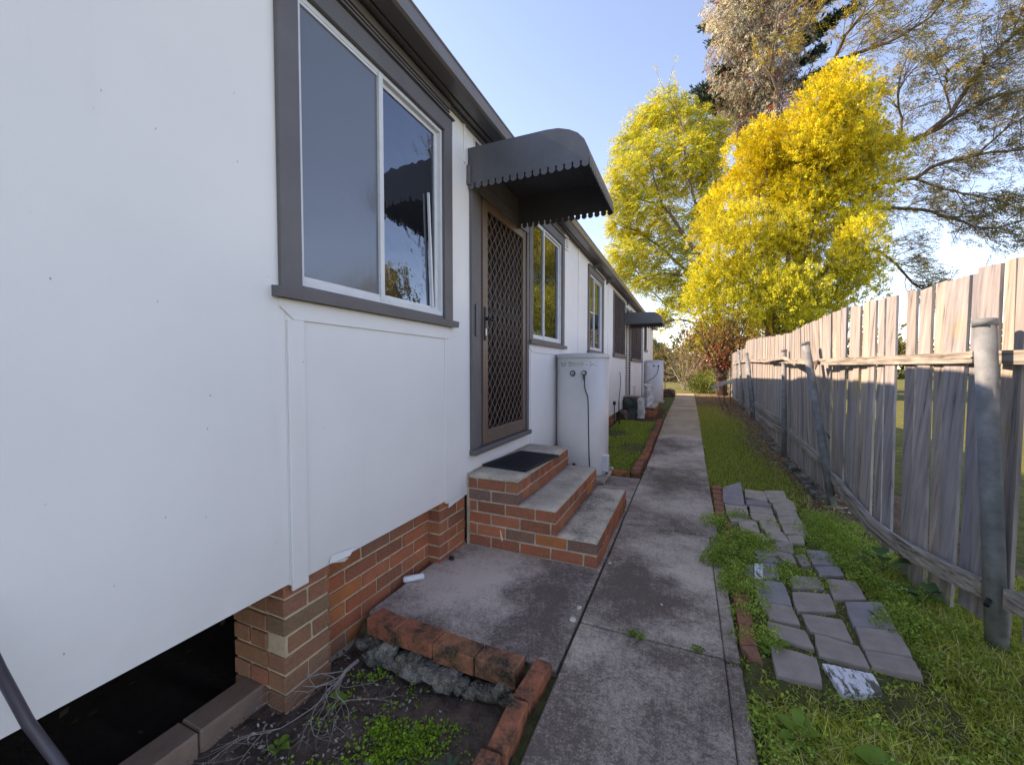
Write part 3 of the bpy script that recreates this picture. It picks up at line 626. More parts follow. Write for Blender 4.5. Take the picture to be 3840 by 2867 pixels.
def onsurf(u, v, cx, cy_, r, n=2.7, out=0.):
    d = ray(u, v); t = (cy_-r*1.3)/d[1]
    for _ in range(4000):
        p = O+d*t
        if (abs((p[0]-cx)/(r+out))**n+abs((p[1]-cy_)/(r+out))**n) < 1: return p
        t += .0006
    return p
def disc(b, c, nrm, r0, h, seg=16, r1=None):
    c = np.array(c); nrm = np.array(nrm, float); nrm /= np.linalg.norm(nrm); b.tube([c, c+nrm*h], [r0, r1 or r0], seg); return b
TX, TY, TRr = -1.262, 5.2, .322
T1 = tank(TX, TY, TRr, .045, 1.575, 'tall pale grey water heater behind the brick steps, nearer of two')
nrm = np.array([-.12, -1, 0]); 
def tp(u, v, out=0.): return onsurf(*src(u, v), TX, TY, TRr, out=out)
p = tp(2148, 1399); o_ = obj('relief_valve', merge([disc(MB(), p, nrm, .036, .008, 20)]), MBLK, T1); obj('valve_cap', disc(disc(MB(), p+nrm*.008, nrm, .024, .006), p+nrm*.012, nrm, .014, .02, 12, .008), MCHR, T1)
p = tp(2192, 1397); plug = obj('plug', disc(disc(MB(), p, nrm, .03, .03, 16), p+np.array([0, -.03, -.02]), (.1, -.2, -1), .014, .07, 10, .009), MBLK, T1); obj('plug_face', disc(MB(), p+nrm*.03, nrm, .022, .006), MTANKL, T1)
cb = [tp(2192, 1414, .02), tp(2192, 1435, .02), tp(2193, 1452, .012), tp(2198, 1470, .012), tp(2204, 1485, .01), tp(2206, 1510, .01), tp(2207, 1600, .01), tp(2209, 1700, .01), tp(2212, 1765, .01)]
cb[-1][2] = max(cb[-1][2], .05)
obj('power_cable', MB().tube(cb, .0062, 6), MBLK, T1, True)
p = tp(2153, 1741); obj('drain_valve', disc(MB(), p, nrm, .036, .007, 20), MTANKL, T1); obj('drain_cap', disc(MB(), p+nrm*.006, nrm, .02, .02, 12, .012), MBLK, T1)
p = tp(2266, 1715, .0); obj('junction_box', MB().cbox(p[0]-.03, p[0]+.06, p[1]-.05, p[1]+.03, .10, .315, .01), MALU, T1)
p = tp(2275, 1775); obj('pipe_lagging', MB().tube([(p[0]+.0, p[1]-.01, .1), (p[0]+.005, p[1]-.015, .07), (p[0]-.005, p[1]-.02, .04), (p[0]+.01, p[1]-.03, .01)], [.014, .02, .016, .02], 8), MRUBL, T1, True)
# printed panel: white rating plate and grey print lines
def plate(u0, v0, u1, v1, mat, nm, th=.001):
    a_, b_, c_, d_ = [tp(*q) for q in ((u0, v1), (u1, v1), (u1, v0), (u0, v0))]
    return obj(nm, MB().prism([a_+nrm*.002, b_+nrm*.002, c_+nrm*.002, d_+nrm*.002], nrm*th), mat, T1)
MPRN = simple('grey print', (.16, .16, .18), .5); MPLT = simple('rating plate', (.6, .62, .6), .4)
plate(2149.5, 1357, 2191, 1372, MPLT, 'rating_plate')
for (u0, u1, v0) in [(2104, 2124, 1358.5), (2104, 2121, 1362), (2105, 2123, 1367), (2105, 2119, 1371.5), (2130, 2146, 1357), (2133, 2147, 1361.5), (2131, 2146, 1369), (2212, 2240, 1356), (2212, 2231, 1365), (2212, 2240, 1370), (2198.5, 2204, 1367)]:
    plate(u0, v0, u1, v0+1.6, MPRN, 'printed_line')
for (u0, u1, v0) in [(2151, 2162, 1360.5), (2164, 2175, 1360.5), (2178, 2188, 1361), (2151, 2157, 1366), (2162, 2166, 1366.5), (2171, 2175, 1366), (2181, 2184, 1366.5)]:
    o_ = plate(u0, v0, u1, v0+2.2, MPRN, 'printed_line', .0018)
T2X, T2Y = -1.22, 16.7
T2 = tank(T2X, T2Y, .33, .13, 1.72, 'pale grey water heater far along the wall past the second awning')
q = (-1.13, T2Y-.335); p = np.array([-1.05, T2Y-.331, 1.50]); nrm2 = np.array([0, -1, 0])
obj('plug', disc(MB(), p, nrm2, .03, .04), MBLK, T2); obj('relief_valve', disc(MB(), p+np.array([-.17, 0, 0]), nrm2, .03, .02), MBLK, T2)
obj('power_cable', MB().tube([p+nrm2*.03, p+(0, -.04, -.1), p+(-.05, -.04, -.3), p+(-.2, -.04, -.48), p+(-.45, -.04, -.62), p+(-.52, -.03, -.66)], .011, 6), MBLK, T2, True)
obj('sticker', MB().box(-1.32, -1.22, T2Y-.333, T2Y-.329, 1.57, 1.6), MALU, T2)
# ------------------------------------------------------------------ fence
fence = thing('paling_fence', 'weathered grey timber paling fence sagging along the right of the path', 'fence', (1.5, 9, 0))
fxt = lambda y: float(np.interp(y, [0, 3.2, 4.2, 5, 5.6, 6.6, 7.5, 9, 12, 16, 24], [1.50, 1.50, 1.42, 1.34, 1.30, 1.36, 1.46, 1.48, 1.54, 1.66, 1.93]))
fxb = lambda y: float(np.interp(y, [0, 2.6, 3.0, 3.5, 3.9, 4.5, 5.2, 7, 9, 12, 16, 24], [1.50, 1.47, 1.38, 1.31, 1.31, 1.36, 1.43, 1.47, 1.49, 1.55, 1.67, 1.95]))
def onf(u, v, fx):
    y = 4.
    for _ in range(25): p = atx(u, v, fx(y)); y = .5*y+.5*min(30, max(.5, p[1]))
    return atx(u, v, fx(y))
def pale(tl, tr, br, bl, th=.016):
    w_ = np.array([th, 0, 0]); rag = lambda: np.array([0, rnd.uniform(-.002, .002), 0])
    n = 5; L = []
    left = [tl+(bl-tl)*t/n+rag() for t in range(n+1)]; right = [tr+(br-tr)*t/n+rag() for t in range(n+1)]
    V = []; F = []
    for a_, b_ in zip(left, right): V += [a_, b_, b_+w_, a_+w_]
    for i in range(n):
        for k_ in range(4): k2 = (k_+1) % 4; F.append((i*4+k_, i*4+k2, (i+1)*4+k2, (i+1)*4+k_)[::-1])
    F += [(0, 1, 2, 3)[::-1], (4*n, 4*n+1, 4*n+2, 4*n+3)]
    return obj('pale', MB().add(V, F), MPALE, fence)
NP = [((2445, 90), (2620, 60), (1600, 1380), (1680, 1420)), ((2250, 112), (2440, 92), (1480, 1300), (1580, 1360)),
      ((2170, 116), (2243, 110), (1355, 1300), (1400, 1320)), ((2062, 142), (2135, 122), (1235, 1410), (1345, 1420)), ((1905, 186), (2058, 146), (1110, 1400), (1225, 1400)),
      ((1850, 230), (1902, 222), (985, 1385), (1092, 1400)), ((1680, 282), (1846, 228), (850, 1340), (948, 1370)), ((1600, 295), (1677, 280), (750, 1330), (845, 1345)),
      ((1520, 338), (1598, 318), (620, 1240), (740, 1300)), ((1410, 336), (1471, 333), (530, 1150), (610, 1220)), ((1290, 380), (1356, 372), (415, 860), (480, 930)),
      ((1225, 400), (1264, 396), (340, 770), (398, 800)), ((1180, 404), (1220, 401), (262, 660), (326, 700)), ((1122, 418), (1160, 414), (210, 620), (262, 660)),
      ((1084, 445), (1120, 438), (170, 560), (212, 600)), ((1040, 446), (1078, 440), (118, 500), (165, 540)), ((990, 458), (1024, 452), (75, 450), (112, 480)), ((918, 486), (974, 474), (30, 400), (70, 440))]
for a_, b_, c_, d_ in NP:
    tl, tr = onf(*c5(*a_), fxt), onf(*c5(*b_), fxt); bl, br = onf(*c6(*c_), fxb), onf(*c6(*d_), fxb)
    bl[2] = br[2] = max(-.06, min(.08, (bl[2]+br[2])/2)); off = np.array([.014*(NP.index((a_, b_, c_, d_)) % 2)+rnd.uniform(0, .006), 0, 0]); ct, cb_ = (tl+tr)/2, (bl+br)/2; e0 = rnd.uniform(-.02, .07); tl, tr, bl, br = tl+(ct-tl)*.02, tr+(ct-tr)*.02, bl+(cb_-bl)*e0, br+(cb_-br)*e0; tr = tr+np.array([0, 0, rnd.uniform(-.012, .012)])
    pale(tl+off, tr+off, br+off, bl+off)
ye = 1.25
while ye < 2.44:
    wd = min(rnd.uniform(.1, .16), 2.49-ye); dz = rnd.uniform(-.015, .015); sh_ = rnd.uniform(-.012, .012)
    if wd > .05: pale(np.array([1.51, ye+wd, 1.94+dz]), np.array([1.51, ye, 1.94+dz]), np.array([1.48, ye+sh_, 0]), np.array([1.48, ye+sh_+wd, 0]))
    ye += wd+rnd.choice([.005, .008, .012])
y = onf(*c5(916, 480), fxt)[1]; yb0 = onf(*c6(28, 400), fxb)[1]; sh = yb0-y
ztop = lambda y: float(np.interp(y, [5, 5.8, 7, 8.2, 10, 12, 14.3, 14.5, 18, 23], [1.94, 1.93, 1.94, 1.97, 2.06, 2.16, 2.24, 2.03, 2.06, 2.1]))
while y < 23.6:
    wd = rnd.uniform(.07, .15)*(1.15 if y < 8 else 1); g_ = rnd.choice([.004, .006, .009, .014]) if rnd.random() > .08 else .03; dz = rnd.uniform(-.018, .018); tz = rnd.uniform(-.012, .012); s_ = sh*max(0, 1-(y-5.5)/2)+rnd.uniform(-.012, .012)+.06*math.sin(y*.9)*(y > 7)
    zb = gz(y)-.02+rnd.uniform(0, .03); of = rnd.uniform(0, .012)
    P = lambda yy, z, f: np.array([f(yy)+of, yy, z])
    pale(P(y+.02, ztop(y)+dz, fxt), P(y-0, ztop(y)+dz+tz, fxt)+0*np.array([0, 0, 0]) if 0 else P(y+wd, ztop(y)+dz+tz, fxt), P(y+s_+wd, zb, fxb), P(y+s_+.0, zb, fxb)) if 0 else pale(P(y+wd, ztop(y)+dz+tz, fxt), P(y, ztop(y)+dz, fxt), P(y+s_, zb, fxb), P(y+s_+wd, zb, fxb))
    y += wd+g_
def rail(pts, h, t=.04, nm='rail', mat=MRAIL, n=6):
    V = []; F = []; P = []
    for i in range(len(pts)-1):
        for k_ in range(n): P.append(np.array(pts[i])+(np.array(pts[i+1])-np.array(pts[i]))*k_/n)
    P.append(np.array(pts[-1], float)); P = [p+np.array([0, 0, rnd.uniform(-.0025, .0025)]) for p in P]
    for p in P: V += [p+(-t/2, 0, -h/2), p+(t/2, 0, -h/2), p+(t/2, 0, h/2), p+(-t/2, 0, h/2)]
    for i in range(len(P)-1):
        for k_ in range(4): k2 = (k_+1) % 4; F.append((i*4+k_, i*4+k2, (i+1)*4+k2, (i+1)*4+k_)[::-1])
    F += [(0, 1, 2, 3), tuple(4*(len(P)-1)+k_ for k_ in (3, 2, 1, 0))]
    return obj(nm, MB().add(V, F), mat, fence)
def railpt(u, v, fx, off=-.03): p = onf(u, v, lambda y: fx(y)+off); return p
rail([(1.465, 1.25, 1.44), (1.465, railpt(*c5(2430, 778), fxt)[1]-.005, 1.44)], .068); rail([(1.45, 1.25, .24), (1.45, railpt(*c6(1640, 1430), fxb)[1]-.005, .24)], .10)
rail([railpt(*c5(2430, 778), fxt), railpt(*c5(2035, 782), fxt)], .068)
rail([railpt(*c5(1900, 784), fxt), railpt(*c5(1400, 800), fxt), railpt(*c5(850, 814), fxt)], .066)
rail([railpt(*c5(760, 812), fxt), railpt(*c5(560, 808), fxt), railpt(*c5(370, 806), fxt)], .07)
rail([railpt(*c5(362, 806), fxt), (fxt(16)-.03, 16, 1.62), (fxt(19.5)-.03, 19.5, 1.6)], .07)
rail([railpt(*c6(1640, 1430), fxb), railpt(*c6(1410, 1335), fxb)], .10)
rail([railpt(*c6(1236, 1262), fxb), railpt(*c6(1000, 1150), fxb), railpt(*c6(700, 995), fxb), railpt(*c6(520, 890), fxb), railpt(*c6(345, 755), fxb), railpt(*c6(180, 560), fxb), railpt(*c6(35, 362), fxb)], .09, .045)
rail([railpt(*c5(845, 1470), fxb, -.04), railpt(*c5(740, 1370), fxb, -.035), railpt(*c5(640, 1275), fxb, -.03)], .085)
rail([railpt(*c5(600, 1230), fxb), railpt(*c5(500, 1155), fxb), railpt(*c5(412, 1090), fxb)], .08)
rail([railpt(*c5(600, 1275), fxb, -.06), railpt(*c5(500, 1225), fxb, -.06), railpt(*c5(420, 1160), fxb, -.06)], .07)
rail([railpt(*c5(395, 1140), fxb), railpt(*c5(282, 1060), fxb), (fxb(22)-.03, 22, .4)], .08)
# plinth stones along the fence base
for (yy, l_) in [(5.25, .5), (5.85, .55), (6.55, .6), (7.9, .6), (8.8, .7)]:
    o_ = obj('plinth_stone', MB().cbox(fxb(yy)-.15, fxb(yy)-.04, yy, yy+l_, gz(yy)-.05, gz(yy)+.015, .01), MRUBL, fence)
def post(base, top, r=.041, cap=True):
    base, top = np.array(base, float), np.array(top, float); d = (top-base)/np.linalg.norm(top-base); b_ = base-d*.1
    o = obj('post', MB().tube([b_, base+(top-base)*.5, top], r, 20), MPOST, fence, True)
    if cap: obj('cap', MB().tube([top-d*.035, top-d*.002, top+d*.004], [r+.005, r+.005, r*.8], 20), MPOST, o, True)
    return o
po1 = post((1.42, 2.75, -.03), (1.365, 2.825, 1.63)); post((1.385, 5.11, -.03), (1.20, 5.48, 1.68), .037); post((1.40, 7.5, 0), (1.40, 7.68, 1.69), .036)
post((1.545, 11.6, .1), (1.44, 12.6, 1.80), .04); post((1.53, 12.1, .12), (1.47, 13.0, 1.76), .03, False); post((1.58, 14.2, .12), (1.53, 15.4, 1.92), .035); post((1.74, 17.5, .12), (1.7, 17.9, 1.68), .035); post((1.9, 22.5, .12), (1.87, 22.6, 1.8), .035)
p = railpt(*c5(1905, 790), fxt, -.07); obj('bolt', MB().tube([p, p+(-.0, -.03, 0)], .012, 8).tube([p+(0, -.02, 0), p+(0, .05, .004)], .006, 6), MBLK, po1)
p = railpt(*c6(1250, 1345), fxb, -.07); obj('bolt', MB().tube([p+(-.02, -.03, -.01), p+(.03, .04, .01)], .012, 8), MBLK, po1)
p = railpt(*c5(820, 830), fxt, -.07); obj('strap', MB().prism([p+(0, -.07, .045), p+(0, .08, .03), p+(0, .06, -.0), p+(0, .03, -.06), p+(0, -.02, -.02)], (.008, 0, 0)), MBRZ, fence)
p = railpt(*c5(900, 1305), fxb, -.05); obj('wire_tie', MB().tube([p+(0, .08, .02), p, p+(0, -.05, -.03), p+(0, -.07, 0)], .005, 5), MBLK, fence)
p0, p1_, p2_ = railpt(*c5(500, 810), fxt, -.08), railpt(*c5(610, 790), fxt, -.1), railpt(*c5(690, 835), fxt, -.07)
obj('brace', MB().tube([p0, p1_], [.022, .03], 6).tube([p1_, p2_], [.03, .02], 6), MRAIL, fence)
# ------------------------------------------------------------------ garden edging near camera
ed = thing('brick_edging', 'broken corner of mossy red edging bricks round the soil bed by the path', 'edging', (-.9, 1.6, -.1))
def ebrick(c, L, rot, H=.085, D=.1, tilt=(0, 0)): return brick(ed, c, L, D, H, MBRKD, rot, tilt=tilt)
for (x, y, L, a_) in [(-1.455, 1.665, .2, -.10), (-1.245, 1.663, .235, -.05), (-1.01, 1.655, .235, -.05), (-.785, 1.648, .21, -.03)]: ebrick((x, y, .0+rnd.uniform(-.005, .01)), L, a_, .09, .11, (rnd.uniform(-.06, .03), rnd.uniform(-.04, .04)))
for (x, y, L, a_) in [(-.60, 1.60, .235, 1.50), (-.605, 1.35, .235, 1.62), (-.615, 1.10, .235, 1.55), (-.62, .86, .23, 1.55)]: ebrick((x, y, .0+rnd.uniform(-.006, .006)), L, a_, .1, .075, (rnd.uniform(-.05, .05), rnd.uniform(-.03, .05)))
def rock(name, c, s, seed, mat, parent=None, ico=3, jag=.25):
    me_pts = []; r2 = np.random.RandomState(seed); nu, nv = 14, 9; rings = []
    kx = r2.normal(0, 1, (6, 3)); ph = r2.uniform(0, 6, 6)
    for j in range(nv):
        th = math.pi*(j+.5)/nv; rg = []
        for i in range(nu):
            fi = 2*math.pi*i/nu; d = np.array([math.sin(th)*math.cos(fi), math.sin(th)*math.sin(fi), math.cos(th)])
            d2 = np.sign(d)*np.abs(d)**.75; k_ = 1+jag*sum(math.sin(d@kx[q]*1.9+ph[q]) for q in range(6))/3+r2.normal(0, jag*.18)
            rg.append(np.array(c)+d2*k_*np.array(s))
        rings.append(np.array(rg))
    return obj(name, MB().loft(rings), mat, parent)
for q_ in range(17):
    t_ = q_/16; rock('rubble_footing', (-1.55+t_*.86, 1.60+rnd.uniform(-.012, .012)-(.0 if q_ else -.05), -.075-rnd.uniform(0, .045)), (rnd.uniform(.035, .075), rnd.uniform(.035, .055), rnd.uniform(.025, .05)), 50+q_, MRUBL, ed, jag=.42)
# kerb of the open underfloor
kb = thing('underfloor_kerb', 'brown concrete kerb blocks lying below the dark gap under the house', 'kerb', (-1.82, .9, -.2))
MKERB = simple('brown kerb', (.28, .185, .135), .9, .2, 9, .5, 70)
for (ya, yb_) in [(.93, 1.20), (.6, .925), (.2, .595)]:
    b = MB(); b.cbox(-1.90, -1.765, ya, yb_, -.26, -.065, .008); obj('kerb_block', b, MKERB, kb)
# dark conduit pipe bottom left
pp = [atx(-60, 1330, -1.50), atx(0, 1450, -1.50), atx(60, 1560, -1.48), atx(130, 1652, -1.42), atx(215, 1790, -1.3)]
b = MB().tube(pp, .012, 10); o_ = obj('conduit_pipe', b, simple('grey conduit', (.06, .055, .07), .4), None, True); tag(o_, 'dark grey pipe leaning at the lower left corner against the white wall', 'pipe')
# left garden edging beyond the steps (bricks on edge)
e2 = thing('garden_edging', 'long low row of brown edging bricks left of the path beyond the water heater', 'edging', (-.6, 7.5, 0))
yy = 5.40
while yy < 10.3:
    o_ = brick(e2, (-.61+.01*math.sin(yy*3), yy, gz(yy)+.005), .11, .072 if yy > 5.6 else .08, .10, MBRKD, rnd.uniform(-.06, .06)); yy += .083
for xx in (-.82, -1.06, -1.3): brick(e2, (xx+.03, 5.385, .0), .23, .09, .10, MBRKD, rnd.uniform(-.03, .03))
# ------------------------------------------------------------------ far steps with stored rubbish
s2 = thing('brick_porch_steps', 'low brick steps under the far awning beyond the garden bed', 'steps', (-1.2, 11.8, .1))
b = MB(); b.box(-1.58, -1.18, 11.45, 12.6, .05, .5); b.box(-1.17, -.82, 11.3, 12.6, .05, .3); obj('mortar', b, MMORD, s2)
for i in range(3): row(s2, (-1.17, 11.29), 'x', .36, .08+i*.086, MBRK, inward=(0, 1), off=.1*(i % 2)); row(s2, (-.81, 11.40), 'y', 1.2, .08+i*.086, MBRK, inward=(-1, 0), off=.1*(i % 2))
for i in range(5): row(s2, (-1.57, 11.44), 'x', .39, .08+i*.086, MBRK, inward=(0, 1), off=.1*(i % 2))
obj('tread', MB().cbox(-1.18, -.79, 11.27, 12.62, .34, .375, .008), MTRD, s2); obj('tread', MB().cbox(-1.58, -1.16, 11.43, 12.62, .505, .54, .008), MTRD, s2)
MSHEET = simple('crumpled plastic', (.5, .5, .52), .35, .4, 9, .8, 18, spec=.5)
def crumple(name, x0, x1, y0, y1, z0, z1, seed, mat, label, cat):
    r2 = np.random.RandomState(seed); rings = []
    for j in range(7):
        t = j/6; rings.append(np.array([((x0+x1)/2+(x1-x0)/2*math.cos(a_)*(1+r2.normal(0, .12))*(1-.15*t), (y0+y1)/2+(y1-y0)/2*math.sin(a_)*(1+r2.normal(0, .12))*(1-.15*t), z0+(z1-z0)*t*(1+r2.normal(0, .04))) for a_ in np.linspace(0, 2*math.pi, 12, endpoint=False)]))
    return tag(obj(name, MB().loft(rings), mat), label, cat)
crumple('plastic_sheet', -1.15, -.88, 11.45, 11.9, .37, .95, 4, MSHEET, 'clear crumpled plastic sheet draped over a pile on the far steps', 'plastic sheet')
crumple('marble_offcut', -1.22, -1.02, 10.85, 10.98, .1, .62, 6, simple('white marble', (.5, .5, .48), .4, .45, 7, .2, 30), 'jagged white patterned stone offcut leaning in front of the far steps', 'stone')
tag(rock('boulder', (-1.38, 10.95, .3), (.19, .14, .26), 9, simple('dark green stone', (.045, .055, .045), .7, .5, 6, .5, 20), jag=.45), 'dark green boulder beside the white offcut at the wall', 'rock')
tag(rock('tree_stump', (-1.52, 10.7, .2), (.12, .2, .14), 12, MBARK, jag=.3), 'gnarled dark stump against the wall before the far steps', 'stump')
bx = thing('box', 'flat reddish box lying behind the green boulder', 'box', (-1.4, 11.25, .5)); obj('carton', MB().cbox(-1.56, -1.18, 11.05, 11.38, .45, .64, .01), simple('red brown card', (.3, .15, .1), .8), bx); obj('lid', MB().cbox(-1.57, -1.16, 11.03, 11.40, .641, .67, .01), simple('pale card', (.42, .34, .3), .8), bx)
pc = thing('pipe_with_tap', 'thin black hose rising from a stake by the wall beyond the garden bed', 'hose', (-1.5, 9.9, .1))
obj('stake', MB().tube([(-1.48, 9.7, .0), (-1.5, 9.72, .62)], .014, 6), MBLK, pc); obj('hose', MB().tube([(-1.5, 9.72, .62), (-1.5, 9.9, .9), (-1.52, 10.1, 1.15), (-1.57, 10.3, 1.3)], .009, 6), MBLK, pc, True); obj('box_tap', MB().cbox(-1.585, -1.53, 9.42, 9.5, .55, .63, .006), MBLK, pc); obj('riser', MB().tube([(-1.56, 9.46, .1), (-1.56, 9.46, .56)], .01, 6), MBLK, pc)
# ------------------------------------------------------------------ weathered plank table by the fence
tb = thing('plank_table', 'rough tilted plank on thin rusty legs standing against the fence', 'table', (1.2, 16.2, .12))
L_, R_ = at(1538, 838, 16.2), at(1586, 823, 16.2); 
rings = []
for t in np.linspace(0, 1, 12):
    p = L_+(R_-L_)*t; wv = .26+.05*math.sin(t*9); zt_ = .025+.07*math.sin(t*math.pi)*abs(math.sin(t*7+1)); rings.append(np.array([(p[0], p[1]-wv, p[2]-.03), (p[0], p[1]+wv, p[2]-.02), (p[0], p[1]+wv*.9, p[2]+zt_), (p[0], p[1], p[2]+zt_+.04), (p[0], p[1]-wv*.9, p[2]+zt_*.4)]))
obj('plank', MB().loft(rings), MRAIL, tb); MRUST = simple('rusty steel', (.1, .05, .035), .8)
for u, v, px, py in [(1562, 884, .98, 16.0), (1574, 886, 1.12, 16.0)]:
    g_ = atg(u, v); obj('leg', MB().tube([g_, (px-.08, 16.1, .8)], .013, 6), MRUST, tb)
obj('leg', MB().tube([(1.4, 16.5, .1), (1.38, 16.3, .9)], .013, 6), MRUST, tb); obj('leg', MB().tube([(1.2, 16.6, .1), (1.2, 16.3, .85)], .013, 6), MRUST, tb)
# ------------------------------------------------------------------ pavers beside the path
pv = link('paving', None, None, (.8, 3, 0)); pv['kind'] = 'structure'
MPV = [simple('grey paver', (.34, .285, .25), .85, .18, 10, .5, 90), simple('tan paver', (.43, .36, .29), .85, .18, 10, .5, 90), simple('blue grey paver', (.29, .265, .265), .85, .18, 10, .5, 90)]
k = NT('paint flecked paver'); n = k.noise(18, 6, .8, k.map((1, .35, 1), rot=(0, 0, .6))); MPVW = k.done(k.ramp(n, [(.44, (.12, .12, .09)), (.5, (.72, .74, .78))]), .7)
PQ = [(0, (375, 160, 515, 178, 545, 250, 375, 215), 1), (0, (512, 172, 655, 172, 685, 225, 535, 222), 1), (0, (540, 226, 690, 228, 735, 260, 562, 260), 1), (0, (228, 248, 388, 272, 405, 370, 245, 345), 1),
      (0, (410, 275, 570, 292, 583, 342, 415, 325), 1), (0, (575, 264, 735, 264, 750, 308, 590, 304), 1), (0, (410, 330, 585, 348, 612, 402, 430, 375), 1), (0, (600, 309, 745, 318, 765, 356, 618, 350), 1),
      (0, (250, 352, 412, 374, 448, 398, 275, 396), 1), (0, (612, 358, 765, 362, 800, 415, 632, 408), 1), (0, (330, 400, 458, 398, 490, 475, 350, 470), 1), (0, (478, 385, 615, 405, 640, 465, 500, 445), 1), (0, (640, 418, 812, 418, 842, 492, 665, 482), 1),
      (0, (510, 445, 650, 470, 705, 548, 560, 520), 1), (0, (683, 497, 802, 499, 812, 555, 708, 552), 1), (0, (600, 542, 720, 554, 738, 627, 590, 598), 0), (0, (588, 605, 722, 635, 756, 702, 640, 672), 0), (0, (825, 600, 980, 605, 1055, 712, 870, 715), 2),
      (0, (880, 722, 1060, 722, 1105, 788, 930, 788), 2), (0, (510, 700, 595, 700, 630, 802, 512, 802), 2), (0, (390, 712, 440, 712, 440, 802, 380, 790), 2), (0, (700, 790, 900, 797, 962, 882, 722, 880), 0), (0, (440, 815, 655, 838, 722, 1008, 455, 970), 2),
      (0, (975, 808, 1180, 830, 1262, 962, 1020, 960), 0), (0, (715, 905, 995, 918, 1045, 1052, 752, 1045), 0), (0, (475, 982, 720, 1014, 780, 1145, 560, 1105), 0), (0, (1100, 975, 1375, 985, 1490, 1188, 1162, 1152), 2), (0, (785, 1065, 1085, 1112, 1168, 1272, 850, 1190), 0),
      (0, (1178, 1162, 1492, 1198, 1602, 1380, 1240, 1320), 0), (0, (535, 1115, 815, 1195, 885, 1322, 570, 1225), 0), (0, (875, 1205, 1210, 1297, 1292, 1458, 910, 1368), 0), (0, (1245, 1330, 1600, 1387, 1680, 1530, 1300, 1452), 0), (0, (563, 1290, 900, 1392, 942, 1578, 600, 1500), 0),
      (1, (935, 1428, 1310, 1500, 1385, 1640, 1080, 1640), 0), (1, (445, 702, 506, 702, 508, 808, 446, 806), 0)]
def densify(P, n=4, amp=.006, rr=.12):
    out = []; m_ = len(P); c_ = sum(P)/m_
    for i in range(m_):
        a_, b_ = P[i], P[(i+1) % m_]
        for t in range(n):
            q_ = a_+(b_-a_)*(t/n); f = 1
            if t == 0: q_ = q_+(c_-q_)*.03
            q_ = q_+np.array([rnd.uniform(-amp, amp), rnd.uniform(-amp, amp), 0])*(1 if t else .5); out.append(q_)
    return out
POLYS = []
def paver(pts, mat, zt=.012, th=.045, nm='paver', lift=None, amp=.003):
    P = [atz(*c4(pts[2*i], pts[2*i+1]), zt) for i in range(4)]; c_ = sum(P)/4; P = [c_+(p-c_)*1.01 for p in P]
    POLYS.append([(p[0], p[1]) for p in P])
    D = densify(P, 4, amp); tx, ty = rnd.uniform(-.03, .03), rnd.uniform(-.03, .03); c_ = sum(P)/4
    top = np.array([p+np.array([0, 0, (p[0]-c_[0])*tx+(p[1]-c_[1])*ty]) for p in D])
    if lift is not None: top[:, 2] += lift[0]+(top[:, 0]-c_[0])*lift[1]+(top[:, 1]-c_[1])*lift[2]
    inn = top+(c_-top)*np.array([.025, .025, 0])
    low_ = top.copy(); low_[:, 2] -= .006; bot = low_.copy(); bot[:, 2] -= th
    return obj(nm, MB().loft([bot[::-1], low_[::-1], inn[::-1]]), mat, pv)
PQ += [(0, (345, 482, 500, 480, 560, 530, 395, 545), 1), (0, (410, 560, 585, 575, 640, 640, 470, 650), 0), (0, (445, 655, 590, 655, 650, 695, 520, 696), 2), (0, (740, 640, 815, 635, 860, 712, 790, 716), 0)]
for s_, q, m_ in PQ: paver(q, MPVW if s_ else MPV[m_], .015 if not (s_ and q[0] == 445) else .035)
paver((212, 168, 345, 140, 378, 258, 218, 242), MPV[2], .05, .04, lift=(.01, -.05, .12)); paver((380, 220, 500, 240, 568, 290, 385, 268), MPV[2], .03, .03, lift=(0, .1, -.15))
RQ = [(135, 130, 200, 135, 206, 158, 138, 152), (138, 162, 206, 166, 210, 195, 142, 190), (143, 194, 211, 199, 216, 236, 148, 230), (148, 236, 217, 243, 222, 275, 152, 268), (153, 272, 222, 280, 226, 312, 156, 305), (158, 310, 226, 318, 236, 362, 168, 352),
      (228, 390, 262, 395, 282, 440, 236, 436), (215, 457, 290, 460, 288, 498, 212, 492), (215, 505, 300, 522, 302, 560, 235, 548), (255, 580, 330, 582, 336, 628, 262, 624), (300, 725, 345, 725, 405, 798, 378, 850), (284, 850, 385, 868, 415, 1003, 300, 975), (315, 1015, 412, 1040, 440, 1148, 328, 1132), (330, 1140, 442, 1168, 466, 1298, 345, 1290), (350, 1298, 468, 1308, 512, 1425, 400, 1372)]
MRB = brickmat('path edging brick', [(0, (.33, .13, .075)), (.5, (.36, .15, .09)), (1, (.25, .13, .09))], (.1, .07, .05), .45)
for q in RQ:
    if q[0] == 300: q = (300, 725, 360, 735, 405, 800, 290, 838)
    paver(q, MRB, .01, .05, 'brick', amp=.004)
